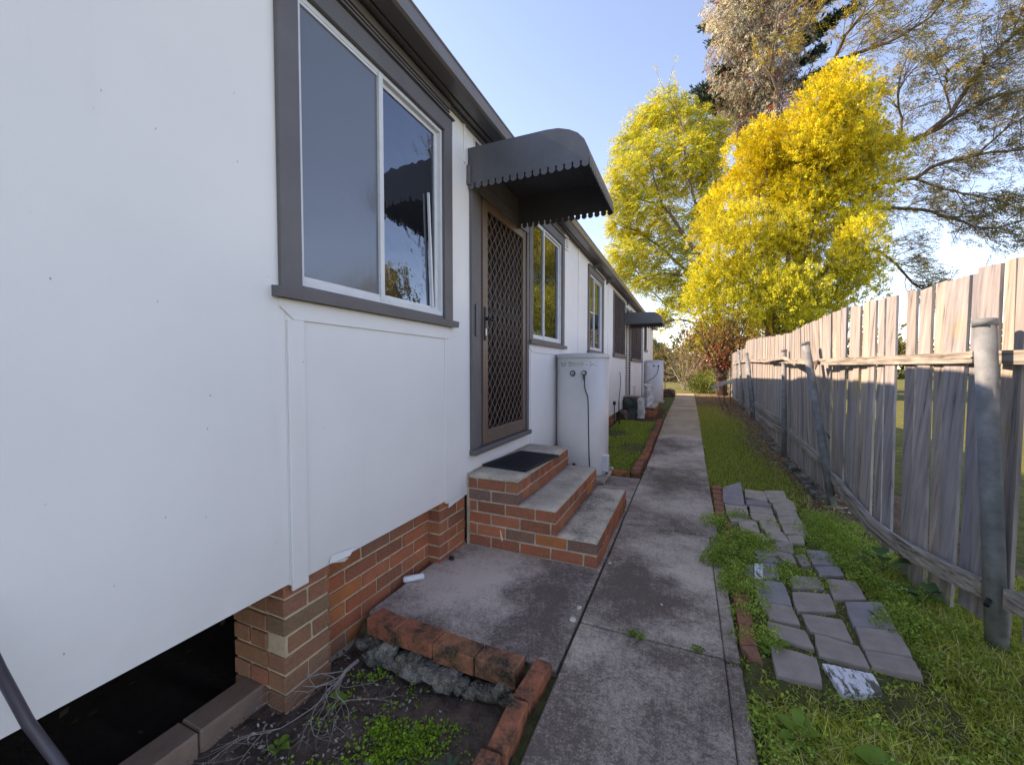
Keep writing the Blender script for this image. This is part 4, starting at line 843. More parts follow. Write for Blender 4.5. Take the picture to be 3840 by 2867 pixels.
# ------------------------------------------------------------------ leaf and grass generators
def unit(v): return v/(np.linalg.norm(v, axis=-1, keepdims=True)+1e-9)
def blades(P, h, w_, lean=.5, bend=.5, r=rs):
    """two-quad grass blades -> (2N,4,3)"""
    N = len(P); an = r.uniform(0, 6.283, N); d = np.stack([np.cos(an), np.sin(an), 0*an], 1); side = np.stack([-np.sin(an), np.cos(an), 0*an], 1)
    le = (r.uniform(0, lean, N)*h)[:, None]; h = h[:, None]; w_ = w_[:, None] if hasattr(w_, '__len__') else w_
    up = np.array([0, 0, 1.]); m1 = P+up*h*.55+d*le*.35; t = P+up*h*(1-.25*r.uniform(0, bend, (N, 1)))+d*le*(1+bend*.5)
    a_ = np.stack([P-side*w_, P+side*w_, m1+side*w_*.8, m1-side*w_*.8], 1); b_ = np.stack([m1-side*w_*.8, m1+side*w_*.8, t+side*w_*.1, t-side*w_*.1], 1)
    return np.concatenate([a_, b_]), np.concatenate([np.arange(N)]*2)
def leaves(C_, D, L, Wd, r=rs):
    """diamond leaf quads at C_, direction D, length L, width Wd"""
    N = len(C_); D = unit(D); s_ = unit(np.cross(D, unit(r.normal(0, 1, (N, 3))))); L = np.broadcast_to(L, (N,))[:, None]; Wd = np.broadcast_to(Wd, (N,))[:, None]
    return np.stack([C_, C_+D*L*.5+s_*Wd*.5, C_+D*L, C_+D*L*.5-s_*Wd*.5], 1)
def inpoly(x, y, poly):
    c_ = np.zeros(len(x), bool); n = len(poly); j = n-1
    for i in range(n):
        xi, yi = poly[i]; xj, yj = poly[j]
        m_ = ((yi > y) != (yj > y)) & (x < (xj-xi)*(y-yi)/(yj-yi+1e-12)+xi); c_ ^= m_; j = i
    return c_
def gcol(N, base, var=.25, alt=None, pa=.15):
    base = np.array(base); c_ = base*(1+rs.normal(0, var, (N, 1))); 
    if alt is not None: m_ = rs.rand(N) < pa; c_[m_] = np.array(alt)*(1+rs.normal(0, .2, (m_.sum(), 1)))
    return np.clip(c_, .005, .9)
gnd = lambda y: .12*sm((y-6.5)/4.5)-.035
# lawn strip right of the path, beyond the pavers
N = 90000; x = rs.uniform(.25, 1.4, N); y = 3.4+rs.rand(N)**1.5*13; 
keep = (rs.rand(N) < np.clip(1.5-(x-.62-.25*np.sin(y*1.3)*.4)*2.6, .06, 1)) & ((y > 5.25) | (x > 1.0)) & (rs.rand(N) < np.clip(1.6-(y-8)/5, .05, 1))
x, y = x[keep], y[keep]; N = len(x); P = np.stack([x, y, gnd(y)], 1)
q, ix = blades(P, rs.uniform(.02, .05, N), .0035, .8); lc_ = np.clip(gcol(N, (.35, .42, .06), .3, (.5, .4, .18), .15)+np.clip((y-9)/6, 0, 1)[:, None]*np.array([.14, .05, .02]), 0, .9); quads('lawn_grass', q, MGRS, None, lc_[ix], kind='stuff')
# left bed lawn
N = 26000; x = rs.uniform(-1.6, -.68, N); y = rs.uniform(5.5, 10.4, N); n_ = np.sin(x*5+y*2.1)+np.sin(y*3.7-x*3); keep = (n_+rs.normal(0, .5, N) > -.6) & ~((x < -1.25) & (y < 7.4) & (n_ < 1)); x, y = x[keep], y[keep]; N = len(x); P = np.stack([x, y, gnd(y)], 1)
q, ix = blades(P, rs.uniform(.015, .04, N), .004, .8); quads('bed_grass', q, MGRS, None, gcol(N, (.35, .44, .06), .3, (.36, .28, .14), .14)[ix], kind='stuff')
# overgrown grass near the camera at right
N = 130000; x = rs.uniform(.25, 2.3, N); y = rs.uniform(.4, 3.7, N)
edge = .26+.0*y; dens = np.clip((x-.25)/.12, .15, 1)
inp = np.zeros(N, bool)
for po in POLYS: inp |= inpoly(x, y, po)
inreg = (x > .27) & (x < 1.15) & (y > 2.0+.25*(x > .8))
keep = (~inp | (rs.rand(N) < .012)) & (rs.rand(N) < np.where(inreg, .5, 1)) & ((y < 2.2) | (x > .9) | inreg) & (rs.rand(N) < dens)
x, y = x[keep], y[keep]; N = len(x)
hh = rs.uniform(.02, .085, N)*np.where((y > 1.85) & (x < 1.1), .55, 1.)*np.where((x < .45), .8, 1.1); P = np.stack([x, y, np.full(N, -.035)], 1)
q, ix = blades(P, hh, rs.uniform(.0012, .003, N), 1.1, .9); quads('long_grass', q, MGRS, None, gcol(N, (.4, .44, .06), .38, (.72, .62, .28), .18)[ix], kind='stuff')
# leafy ground cover (small round leaves in clumps)
def cover(name, spots, nper, rad, hmax, size, colr, label=None, alt=None, kind='stuff', zb=-.03):
    Q = []; Cc = []
    for (cx_, cyy, s_) in spots:
        n = int(nper*s_); a_ = rs.uniform(0, 6.283, n); rr = rad*s_**.5*np.sqrt(rs.rand(n)); hz = rs.rand(n)**.7*hmax*s_**.5*(1-.6*(rr/(rad*s_**.5+1e-6))**2)
        C_ = np.stack([cx_+rr*np.cos(a_), cyy+rr*np.sin(a_), zb+hz], 1); D = np.stack([np.cos(a_), np.sin(a_), rs.uniform(-.1, .9, n)], 1)+rs.normal(0, .5, (n, 3))
        L = rs.uniform(.6, 1.2, n)*size; Q.append(leaves(C_, D, L, L*.8)); Cc.append(gcol(n, colr, .22, alt, .12)*(1+rs.normal(0, .12)))
    return quads(name, np.concatenate(Q), MGRS, None, np.clip(np.concatenate(Cc), .004, .9), kind=kind)
sp_ = []
for _ in range(1700):
    x, y = rnd.uniform(.24, 1.5), rnd.uniform(1.2, 4.6)
    if any(inpoly(np.array([x]), np.array([y]), po)[0] for po in POLYS) and rnd.random() > .06: continue
    if x < .9 and y > 3.9 and rnd.random() > .3: continue
    sp_.append((x, y, rnd.uniform(.25, .8)))
cover('clover_cover', sp_, 26, .06, .035, .016, (.36, .48, .065), alt=(.5, .56, .1))
sp_ = [(.27+rnd.gauss(0, .025), rnd.uniform(3.1, 3.75), rnd.uniform(.5, 1)) for _ in range(14)]+[(.33+rnd.gauss(0, .05), rnd.uniform(2.75, 3.15), rnd.uniform(.8, 1.3)) for _ in range(22)]+[(.55+rnd.gauss(0, .08), rnd.uniform(2.95, 3.7), rnd.uniform(.5, 1.1)) for _ in range(22)]+[(.28+rnd.gauss(0, .02), rnd.uniform(1.2, 1.85), rnd.uniform(.3, .7)) for _ in range(14)]
sp_ += [(1.15+rnd.gauss(0, .09), rnd.uniform(2.7, 4.4), rnd.uniform(.6, 1.4)) for _ in range(60)]
for (a_, b_, s_, k_) in [(180, 400, 1.5, 5), (215, 640, 1.6, 9), (160, 700, 1.2, 5), (330, 380, 1.2, 5), (400, 560, 1.7, 8), (480, 560, 1.5, 7), (520, 420, .8, 3), (330, 620, 1.2, 6), (330, 500, .9, 4), (640, 740, .8, 2), (720, 740, .8, 2), (950, 860, .8, 3), (780, 660, .9, 4), (880, 400, 1.6, 6), (960, 400, 1.7, 6), (1000, 480, 1.7, 6), (1080, 620, 1.6, 6), (1180, 760, 1.5, 6), (900, 560, 1.2, 4), (240, 560, .9, 3), (430, 1050, 1, 4), (470, 1160, 1, 4), (500, 1280, 1, 4), (1350, 900, 1.2, 4), (1250, 640, 1.3, 4)]:
    p_ = atz(*c4(a_, b_), 0)
    for _ in range(k_): sp_.append((p_[0]+rnd.gauss(0, .05), p_[1]+rnd.gauss(0, .06), s_*rnd.uniform(.6, 1.1)))
sp_ += [(rnd.uniform(.4, 2.1), rnd.uniform(1.05, 2.0)+.0, rnd.uniform(.2, .6)) for _ in range(170)]+[(rnd.uniform(1.05, 1.5), rnd.uniform(1.9, 3.3), rnd.uniform(.2, .6)) for _ in range(70)]
cover('feathery_weeds', sp_, 190, .07, .11, .0125, (.32, .44, .08))
sp_ = [(.29+rnd.gauss(0, .02), y_, .3) for y_ in (4.7, 4.2)]+[(-.25+rnd.gauss(0, .03), 2.13, .25) for _ in range(5)]+[(.04+rnd.gauss(0, .02), 2.13, .3) for _ in range(4)]+[(-.1+rnd.uniform(-.1, .1), 3.665, .1) for _ in range(5)]
cover('joint_weeds', sp_, 50, .04, .03, .014, (.17, .27, .04), zb=.0)
# broadleaf plants at right
def broadleaf(name, c, n, L, W_, colr, label, cat, lift=.5, group=None, seed=1, stem=.04):
    r2 = np.random.RandomState(seed); root = thing(name, label, cat, c, group); c = np.array(c, float)
    for i in range(n):
        a_ = 2*math.pi*i/n+r2.uniform(-.4, .4); d = np.array([math.cos(a_), math.sin(a_), lift*r2.uniform(.4, 1.3)]); d /= np.linalg.norm(d); s_ = np.array([-math.sin(a_), math.cos(a_), 0]); l_ = L*r2.uniform(.7, 1.15); w2 = W_*r2.uniform(.8, 1.1)
        p0_ = c+d*stem*r2.uniform(.3, 1)*np.array([1, 1, 1.6]); V = []; nn = 6
        for t in range(nn+1):
            u = t/nn; wd = w2*math.sin(math.pi*min(1, (u*.93+.07))**.8)**.8*.5; dr = -l_*.35*u*u; q_ = p0_+d*l_*u+np.array([0, 0, dr]); V += [q_-s_*wd+np.array([0, 0, wd*.35]), q_, q_+s_*wd+np.array([0, 0, wd*.35])]
        F = []
        for t in range(nn): F += [(3*t, 3*t+1, 3*t+4, 3*t+3), (3*t+1, 3*t+2, 3*t+5, 3*t+4)]
        b_ = MB().add(V, F); b_.tube([c, p0_+d*.003], .0022, 4)
        obj('leaf', b_, colr, root, True)
    return root
def lm(name, c):
    return leafmat(name, .25, False, c)
MG1, MG2, MG3, MG4 = lm('mallow leaf', (.09, .17, .06)), lm('fresh leaf', (.16, .27, .04)), lm('grey green leaf', (.09, .14, .075)), lm('long leaf', (.12, .2, .05))
broadleaf('mallow_plant', (1.22, 3.45, .02), 7, .1, .1, MG1, 'broad leaved weed below the fence rail beside the pavers, upper of the two', 'weed', .8, seed=3, stem=.12)
broadleaf('mallow_plant', (1.28, 3.12, .0), 7, .1, .1, MG1, 'low broad leaved weed against the fence foot nearer the camera', 'weed', .6, seed=4, stem=.1)
broadleaf('leafy_weed', (.40, 1.78, -.02), 7, .09, .05, MG2, 'bright green leafy weed at the path edge below the red bricks', 'weed', .9, seed=5)
broadleaf('leafy_weed', (.62, 1.72, -.02), 7, .08, .07, MG2, 'bright green round leaved weed below the lowest grey pavers', 'weed', .9, seed=6)
broadleaf('leafy_weed', (.40, 2.30, -.02), 5, .07, .06, MG2, 'small bright weed beside the lowest red edging bricks', 'weed', .9, seed=7)
broadleaf('dock_plant', (.80, 1.33, -.03), 4, .19, .055, MG4, 'long leaved green weed in the grass below the white flecked paver', 'weed', 1.2, seed=8)
broadleaf('dock_plant', (1.15, 1.32, -.03), 5, .2, .06, MG1, 'dark green long leaved weed in the grass at right below the last paver', 'weed', .9, seed=9)
broadleaf('dock_plant', (.92, 1.12, -.03), 4, .2, .05, MG4, 'yellowish long leaved weed at the bottom edge of the grass', 'weed', .9, seed=10)
broadleaf('rosette_weed', (-.98, 1.12, -.14), 9, .075, .03, MG3, 'grey green rosette weed in the soil bed near the bottom edge', 'weed', .8, seed=11)
broadleaf('rosette_weed', (-.80, 1.24, -.135), 9, .06, .02, MG3, 'small dark rosette weed in the soil near the edging brick corner', 'weed', .9, seed=12)
broadleaf('small_weed', (-1.50, 1.06, -.15), 5, .04, .035, MG2, 'tiny bright weed at the foot of the brick pier by the kerb', 'weed', .7, seed=13, stem=.02)
broadleaf('small_weed', (-1.42, 1.30, -.13), 6, .045, .045, MG2, 'bright round leaved weed beside the brick pier', 'weed', .7, seed=14, stem=.03)
broadleaf('small_weed', (-.215, 2.12, .0), 6, .04, .02, MG2, 'small weed growing in the joint across the path', 'weed', .7, seed=15, stem=.02)
# soil bed clover and dead branch
sp_ = [(rnd.gauss(-1.1, .09), rnd.gauss(1.29, .055), rnd.uniform(.4, 1)) for _ in range(44)]+[(rnd.gauss(-.97, .05), rnd.gauss(1.33, .05), .7) for _ in range(12)]+[(rnd.gauss(-1.07, .07), rnd.gauss(1.17, .04), .7) for _ in range(10)]+[(rnd.uniform(-1.5, -.7), rnd.uniform(.95, 1.55), rnd.uniform(.1, .3)) for _ in range(60)]+[(rnd.gauss(-1.42, .05), rnd.gauss(1.52, .03), .4) for _ in range(7)]+[(rnd.gauss(-1.24, .06), rnd.gauss(1.06, .03), .5) for _ in range(8)]+[(rnd.gauss(-.85, .02), 1.38+rnd.gauss(0, .02), .5) for _ in range(3)]
cover('bed_clover', sp_, 46, .045, .035, .014, (.28, .45, .04), alt=(.16, .28, .05), zb=-.145)
br = thing('dead_branch', 'dry bare branch lying on the soil bed beside the brick pier', 'branch', (-1.3, 1.25, -.14))
mb = MB(); r2 = random.Random(5)
def twig(p, d, l_, r_, lev):
    pts = [p]; n = 5
    for i in range(n):
        d = unit(d+np.array([r2.gauss(0, .16), r2.gauss(0, .16), r2.gauss(0, .05)-(.12 if p[2] > -.08 else -.05)])); p = p+d*l_/n; p[2] = max(p[2], -.135); pts.append(p.copy())
    mb.tube(pts, [r_*(1-.6*i/n) for i in range(n+1)], 5)
    if lev > 0:
        for i in range(3 if lev > 1 else 4): j = r2.randint(1, n); twig(pts[j].copy(), unit(d+np.array([r2.gauss(0, .5), r2.gauss(0, .5), r2.gauss(0, .12)])), l_*r2.uniform(.5, .8), r_*.5, lev-1)
p0_ = atz(*src(800+880/1.6245, 1850+1015/1.6245), -.10); p1_ = atz(*src(800+730/1.6245, 1850+1190/1.6245), -.10); p2_ = atz(*src(800+560/1.6245, 1850+1380/1.6245), -.12)
d0 = unit(p1_-p0_); mb.tube([p0_, p0_+(p1_-p0_)*.5+(0, 0, .02), p1_], [.009, .008, .0065], 7)
for i in range(7): twig(p1_.copy()+(p0_-p1_)*rnd.random()*.8, unit(d0+np.array([r2.gauss(0, .33), r2.gauss(0, .33), r2.gauss(0, .1)])), r2.uniform(.2, .33), .0031, 2)
obj('stem', mb, simple('bleached twig', (.34, .29, .25), .8), br)
# soil crumbs, leaf litter, pebbles
def scatter_leaf(name, x0, x1, y0, y1, N, zf, size, cols_, lay=.15, dens=None):
    x = rs.uniform(x0, x1, N); y = rs.uniform(y0, y1, N)
    if dens is not None: kp = rs.rand(N) < dens(x, y); x, y = x[kp], y[kp]; N = len(x)
    C_ = np.stack([x, y, zf(x, y)+rs.uniform(.002, .008, N)], 1); D = np.stack([rs.normal(0, 1, N), rs.normal(0, 1, N), rs.normal(0, lay, N)], 1); D = unit(D)
    s_ = unit(np.cross(D, np.array([0, 0, 1.])+rs.normal(0, lay, (N, 3)))); L = rs.uniform(.5, 1.3, N)[:, None]*size; q = np.stack([C_-D*L*.5, C_+s_*L*.28, C_+D*L*.5, C_-s_*L*.28], 1)
    cc_ = np.array(cols_)[rs.randint(0, len(cols_), N)]*(1+rs.normal(0, .2, (N, 1))); return quads(name, q, MGRS, None, np.clip(cc_, .005, .9), kind='stuff')
BR = [(.34, .2, .12), (.46, .29, .16), (.2, .125, .08), (.52, .4, .27)]
scatter_leaf('leaf_litter', .85, 1.75, 4.8, 22, 9000, lambda x, y: gnd(y), .05, BR, dens=lambda x, y: np.clip((x-.85)/.3, 0, 1)); scatter_leaf('far_leaf_litter', .3, 2.0, 11, 23, 9000, lambda x, y: gnd(y), .06, BR+[(.4, .25, .08)])
scatter_leaf('soil_litter', -1.9, -.66, .5, 1.6, 2600, lambda x, y: np.full_like(x, -.15), .02, [(.16, .12, .1), (.08, .06, .055), (.34, .28, .24), (.5, .45, .38)], .6)
scatter_leaf('underfloor_leaves', -3.2, -1.95, .2, 1.8, 70, lambda x, y: np.full_like(x, -.15), .045, [(.1, .065, .04), (.07, .045, .03), (.1, .075, .05)], .3)
scatter_leaf('path_litter', -.66, -.52, 2.6, 5.2, 260, lambda x, y: np.full_like(x, .0), .018, BR+[(.5, .44, .34)], .3); scatter_leaf('joint_litter', -.62, -.42, 5.4, 13, 800, lambda x, y: gnd(y)+.035, .025, BR, .3)
scatter_leaf('bed_litter', -1.6, -.66, 5.5, 10.6, 1200, lambda x, y: gnd(y)+.002, .022, BR, .3)
for i, (u, v, s_, lb) in enumerate([(1253, 1312, .014, 'pale pebble on the concrete left of the path joint'), (1238, 1337, .016, 'second pale pebble below it with a brown stain'), (1318, 1216, .012, 'small white pebble on the path by the step corner'), (1290, 1218, .01, 'tiny white pebble against the foot of the bottom step'), (1430, 1305+0, .007, 'white speck of stone in the middle of the path')]):
    p = atz(u, v, .006); tag(rock('pebble', tuple(p), (s_, s_*.7, s_*.6), 20+i, simple('pebble %s' % i if 0 else 'pebble stone', (.6, .55, .45), .8)), lb, 'pebble', 'pale pebbles on the concrete')
p = atz(893, 1248, .02); tag(obj('chalk_roll', MB().tube([p+(-.045, -.045, 0), p+(-.038, -.038, 0), p+(.045, .045, 0), p+(.05, .05, 0)], [.012, .02, .02, .014], 12), simple('white tube', (.75, .77, .8), .4), None, True), 'small white plastic tube lying on the concrete against the brick base', 'tube')
p = atz(976, 1205, .01); tag(rock('stone', tuple(p), (.016, .013, .012), 31, MBLK), 'dark stone on the concrete at the inner step corner', 'stone')
p = atz(*c4(1262, 1035), .022); tag(quads('fallen_leaf', leaves(np.array([p]), np.array([[.35, -.8, .03]]), .09, .028), lm('brown leaf', (.13, .06, .035))), 'long brown leaf lying on the upper right grey paver', 'leaf')
# ------------------------------------------------------------------ trees
def limbmesh(mb, pts, r0, r1, seg=7):
    P = [np.array(p, float) for p in pts]; Q = []
    for i in range(len(P)-1):
        for t in range(3): Q.append(P[i]+(P[i+1]-P[i])*t/3+rs.normal(0, .03, 3)*(1 if t else .3))
    Q.append(P[-1]); n = len(Q); mb.tube(Q, [r0+(r1-r0)*i/(n-1) for i in range(n)], seg); return Q
def grow(mb, p, d, l_, r_, lev, ends, bias=(0, 0, .1), spread=.55, kids=3):
    pts = [p]; n = 4
    for i in range(n):
        d = unit(d+rs.normal(0, .16, 3)+np.array(bias)*.5); p = p+d*l_/n; pts.append(p)
    mb.tube(pts, [max(.006, r_*(1-.55*i/n)) for i in range(n+1)], 4 if r_ < .05 else 6, cap=False)
    if lev == 0: ends.append((pts[-1], d)); ends.append((pts[2], d)); return
    for i in range(kids): j = rs.randint(1, n+1); grow(mb, pts[j], unit(d+rs.normal(0, spread, 3)), l_*rs.uniform(.5, .85), r_*.5, lev-1, ends, bias, spread, kids)
    ends.append((pts[-1], d))
def fluffy(lobes, nclump, nleaf, leafL, sig, colf, upb=.5, sub=0, ssc=1., axz=.7):
    """lobes: (centre, radii). clumps on and inside the lobe surface, leaves radiating outwards"""
    Q = []; Cc = []; vol = np.array([np.prod(r_)**(2/3) for _, r_ in lobes]); vol = vol/vol.sum()
    for (c_, r_), fr in zip(lobes, vol):
        if sub:
            ns = max(4, int(sub*fr)); d0 = unit(rs.normal(0, 1, (ns, 3))); sc_ = c_+d0*rs.uniform(.45, 1., (ns, 1))*np.array(r_); sr = rs.uniform(.4, 1.0, ns)*ssc; lc = np.clip(rs.normal(1, .13, (ns, 1)), .65, 1.3)
            n = int(nclump*fr); w3 = rs.choice(ns, n, p=sr**2/(sr**2).sum()); d = unit(rs.normal(0, 1, (n, 3))+np.array([-.35, -.2, .6*np.sign(axz)])); ctr = sc_[w3]+d*sr[w3][:, None]*rs.uniform(.8, 1.08, (n, 1))*np.array([1, 1, 1.15])
            cc_ = colf(n, ctr)*lc[w3]; C_ = np.repeat(ctr, nleaf, 0); dd = unit(np.repeat(d, nleaf, 0)*.5+np.array([0, 0, upb])+rs.normal(0, .4, (n*nleaf, 3)))
            u_ = rs.rand(n*nleaf, 1); ax = unit(d+np.array([-.15, 0, axz])); C_ = C_+np.repeat(ax, nleaf, 0)*u_*(.22 if axz > 0 else .4)+rs.normal(0, sig, C_.shape)*(1.1-u_); L = rs.uniform(.6, 1.3, n*nleaf)*leafL; Q.append(leaves(C_, dd, L, L*.5)); Cc.append(np.repeat(cc_, nleaf, 0)*(1+rs.normal(0, .12, (n*nleaf, 1)))); continue
        n = int(nclump*fr); d = unit(rs.normal(0, 1, (n, 3))); lump = 1+.16*np.sin(d@np.array([3.1, 2.2, 4.])*1.7+c_[0]*3)+.12*np.sin(d@np.array([-4.1, 5.2, 1.])*1.9+c_[2]*5)
        rr = np.where(rs.rand(n) < .75, rs.uniform(.78, 1.08, n), rs.uniform(.3, .8, n))*lump; ctr = c_+d*rr[:, None]*np.array(r_)
        cc_ = colf(n, ctr); C_ = np.repeat(ctr, nleaf, 0); dd = unit(np.repeat(d, nleaf, 0)*.55+np.array([0, 0, upb])+rs.normal(0, .55, (n*nleaf, 3)))
        C_ = C_+rs.normal(0, sig, C_.shape)+dd*sig*.6; L = rs.uniform(.6, 1.3, n*nleaf)*leafL; Q.append(leaves(C_, dd, L, L*.55)); Cc.append(np.repeat(cc_, nleaf, 0)*(1+rs.normal(0, .13, (n*nleaf, 1))))
    return np.concatenate(Q), np.clip(np.concatenate(Cc), .004, .95)
def fronds(ctr, dirs, npair, Lf, leafL, colf, droop=.4, wr=.3):
    """feathery fronds: leaflets in two ranks along a curved rib"""
    n = len(ctr); dirs = unit(dirs); side = unit(np.cross(dirs, np.array([0, 0, 1.])+rs.normal(0, .3, (n, 3)))); Lf_ = rs.uniform(.6, 1.25, n)[:, None]*Lf; Q = []; Cc = []; cc_ = colf(n, ctr)
    for k_ in range(npair):
        u = (k_+.5)/npair; p = ctr+dirs*Lf_*u+np.array([0, 0, -1.])*Lf_*droop*u*u; l_ = leafL*(1-.55*abs(u-.35))
        for s_ in (-1, 1):
            dd = unit(side*s_+dirs*.55+np.array([0, 0, -.25])+rs.normal(0, .18, (n, 3))); Q.append(leaves(p, dd, l_*rs.uniform(.8, 1.2, n), l_*wr)); Cc.append(cc_*(1+rs.normal(0, .12, (n, 1))))
    return np.concatenate(Q), np.clip(np.concatenate(Cc), .004, .95)
def lobe(u, v, ru, rv, Y, dy=0):
    c_ = at(u, v, Y+dy); k_ = (c_@FW-O@FW)/FPX; return (c_, (ru*k_, (ru+rv)*.5*k_, rv*k_))
def mixcol(a_, b_, t): return np.array(a_)*(1-t)+np.array(b_)*t
# golden bush tree in the middle
YC = 24.
GL = [(1822, 205, 58, 48), (1772, 250, 48, 42), (1838, 258, 62, 55), (1800, 300, 80, 55), (1735, 305, 45, 50), (1880, 300, 42, 40), (1648, 300, 26, 34), (1662, 345, 40, 52), (1625, 350, 28, 45), (1722, 365, 70, 58), (1800, 370, 75, 52), (1868, 368, 62, 48), (1905, 372, 36, 26),
      (1615, 410, 48, 58), (1680, 430, 68, 60), (1765, 440, 70, 52), (1848, 440, 52, 42), (1575, 478, 42, 52), (1642, 500, 64, 56), (1710, 510, 58, 48), (1548, 545, 36, 44), (1612, 572, 62, 58), (1690, 560, 46, 42), (1765, 530, 56, 36), (1840, 500, 62, 30), (1885, 530, 46, 26),
      (1560, 625, 54, 50), (1640, 640, 50, 44), (1712, 628, 56, 48), (1785, 600, 66, 42), (1850, 572, 55, 34), (1520, 672, 36, 36), (1590, 690, 42, 38), (1680, 690, 60, 44), (1640, 728, 46, 28), (1760, 675, 60, 38), (1835, 640, 55, 30), (1735, 715, 50, 24), (1540, 715, 40, 26), (1880, 610, 40, 22), (1812, 690, 40, 20)]
lob = [lobe(u, v, a_*.92, b_*.9, YC, rs.uniform(-2.2, 2)) for u, v, a_, b_ in GL]
GOLD, LIME, OLV = (.8, .62, .035), (.66, .62, .06), (.34, .35, .06)
def colC(n, P):
    t = np.clip((P[:, 2]-3)/11, 0, 1)[:, None]; base = np.array(LIME)*(1-t)+np.array(GOLD)*t; r_ = rs.rand(n, 1); right = np.clip((P[:, 0]-6.5)/4, 0, .85)[:, None]
    base = base*(1-right*.75)+np.array(OLV)*right*.75; base = np.where(r_ < .14, np.array(OLV), base); return base*(1+rs.normal(0, .16, (n, 1)))
gt = thing('golden_tree', 'dense golden yellow bushy tree rising behind the far end of the fence', 'tree', tuple(at(1690, 860, YC)*np.array([1, 1, 0])))
q, c_ = fluffy(lob, 25000, 22, .082, .07, colC, .4, 520); quads('crown', q, MLEAF, gt, c_)
mb = MB(); bs = at(1690, 800, YC); bs[2] = -.2
for (u, v) in [(1640, 420), (1590, 560), (1720, 350), (1800, 260), (1760, 480), (1700, 560), (1840, 480), (1650, 300)]: limbmesh(mb, [bs, bs+(at(u, v, YC)-bs)*.3+(0, 0, 1.2), bs+(at(u, v, YC)-bs)*.65+(0, 0, .6), at(u, v, YC)], .16, .03)
obj('trunk', mb, MBARK, gt)
# feathery yellow tree on the left
YA = 29.
AL = [(1440, 235, 48, 34), (1400, 268, 46, 34), (1490, 262, 44, 38), (1365, 318, 40, 34), (1425, 320, 50, 38), (1490, 330, 50, 40), (1545, 290, 34, 30), (1352, 375, 40, 34), (1410, 385, 46, 36), (1470, 395, 46, 34), (1345, 432, 34, 30), (1390, 445, 44, 30), (1440, 470, 38, 26), (1345, 490, 34, 26), (1385, 515, 40, 24), (1350, 545, 40, 24), (1410, 560, 36, 20), (1460, 520, 36, 22), (1450, 605, 30, 20), (1400, 610, 34, 16), (1360, 585, 34, 18), (1500, 560, 34, 30), (1540, 400, 34, 44), (1520, 470, 30, 34), (1470, 650, 28, 16), (1430, 685, 26, 12), (1530, 340, 36, 36), (1510, 620, 30, 26)]
CA, CB, CG = (.72, .62, .05), (.58, .58, .08), (.34, .4, .09)
def colA(n, P): r_ = rs.rand(n, 1); return np.where(r_ < .45, CA, np.where(r_ < .85, CB, CG))*(1+rs.normal(0, .15, (n, 1)))
at_ = thing('feathery_tree', 'pale yellow feathery tree leaning left above the far roof line', 'tree', tuple(at(1560, 860, YA)*np.array([1, 1, 0])))
mb = MB(); ends = []; tb0 = at(1560, 830, YA); tb0[2] = -.2; fk = at(1545, 640, YA)
limbmesh(mb, [tb0, (tb0+fk)/2+(.15, 0, 0), fk], .34, .24, 10)
for path_ in [[(1545, 640), (1515, 560), (1470, 500), (1430, 440), (1400, 340), (1410, 260)], [(1545, 640), (1530, 540), (1500, 430), (1480, 330), (1470, 250)], [(1545, 640), (1500, 600), (1440, 590), (1385, 600), (1350, 560)], [(1515, 560), (1440, 450), (1380, 430), (1340, 420)], [(1545, 640), (1555, 500), (1545, 380), (1540, 300)], [(1545, 660), (1500, 680), (1440, 660), (1400, 620)], [(1545, 690), (1515, 700), (1470, 690), (1420, 700)], [(1500, 600), (1440, 545), (1380, 500), (1345, 490)]]:
    P = [at(u, v, YA+rs.uniform(-1.2, 1.2)) for u, v in path_]; Q = limbmesh(mb, P, .11, .03)
    for j in range(4, len(Q), 1): grow(mb, Q[j], unit(Q[j]-Q[j-2]+rs.normal(0, .5, 3)), rs.uniform(1., 2.), .025, 1, ends, (0, 0, .02), .6, 3)
obj('trunk', mb, MBARK, at_)
lob = [lobe(u, v, a_, b_, YA, rs.uniform(-1.5, 1.5)) for u, v, a_, b_ in AL]; C_ = []; D_ = []
for c0_, r_ in lob:
    n = int(330*np.prod(r_)**(1/3)); d = unit(rs.normal(0, 1, (n, 3))); C_.append(c0_+d*rs.uniform(.35, 1.02, (n, 1))*np.array(r_)); D_.append(d*.6+np.array([-.35, 0, .05])+rs.normal(0, .35, (n, 3)))
C_ = np.concatenate(C_+[np.array([e[0] for e in ends])]); D_ = np.concatenate(D_+[np.array([e[1] for e in ends])])
q, c_ = fronds(C_, D_, 6, .62, .21, colA, .35, .32); quads('crown', q, MLEAF, at_, c_)
# tall grey-brown drooping tree with the creeper
YB = 31.
BL = [(1595, 20, 50, 50), (1655, 10, 50, 50), (1580, 75, 42, 48), (1635, 80, 55, 55), (1690, 60, 44, 60), (1600, 140, 46, 44), (1655, 155, 52, 50), (1600, 200, 36, 36), (1645, 225, 44, 42), (1690, 180, 36, 60), (1620, 262, 34, 34), (1655, 300, 34, 34), (1600, -40, 60, 40), (1680, -40, 60, 40), (1690, 260, 34, 50), (1630, 330, 30, 28)]
lob = [lobe(u, v, a_, b_, YB, rs.uniform(-1.3, 1)) for u, v, a_, b_ in BL]
TAN, TBR, RDD = (.6, .55, .4), (.26, .2, .14), (.45, .1, .06)
def colB(n, P):
    r_ = rs.rand(n, 1); t = np.clip((P[:, 0]-4.2)/2.5, 0, 1)[:, None]; base = np.array(TAN)*(1-t)+np.array(TBR)*t; base = np.where(r_ < .3, np.array(TBR), base); base = np.where((r_ > .955) | ((r_ > .7) & (np.abs(P[:, 2:3]-16.7) < .9)), np.array(RDD), base); return base*(1+rs.normal(0, .2, (n, 1)))
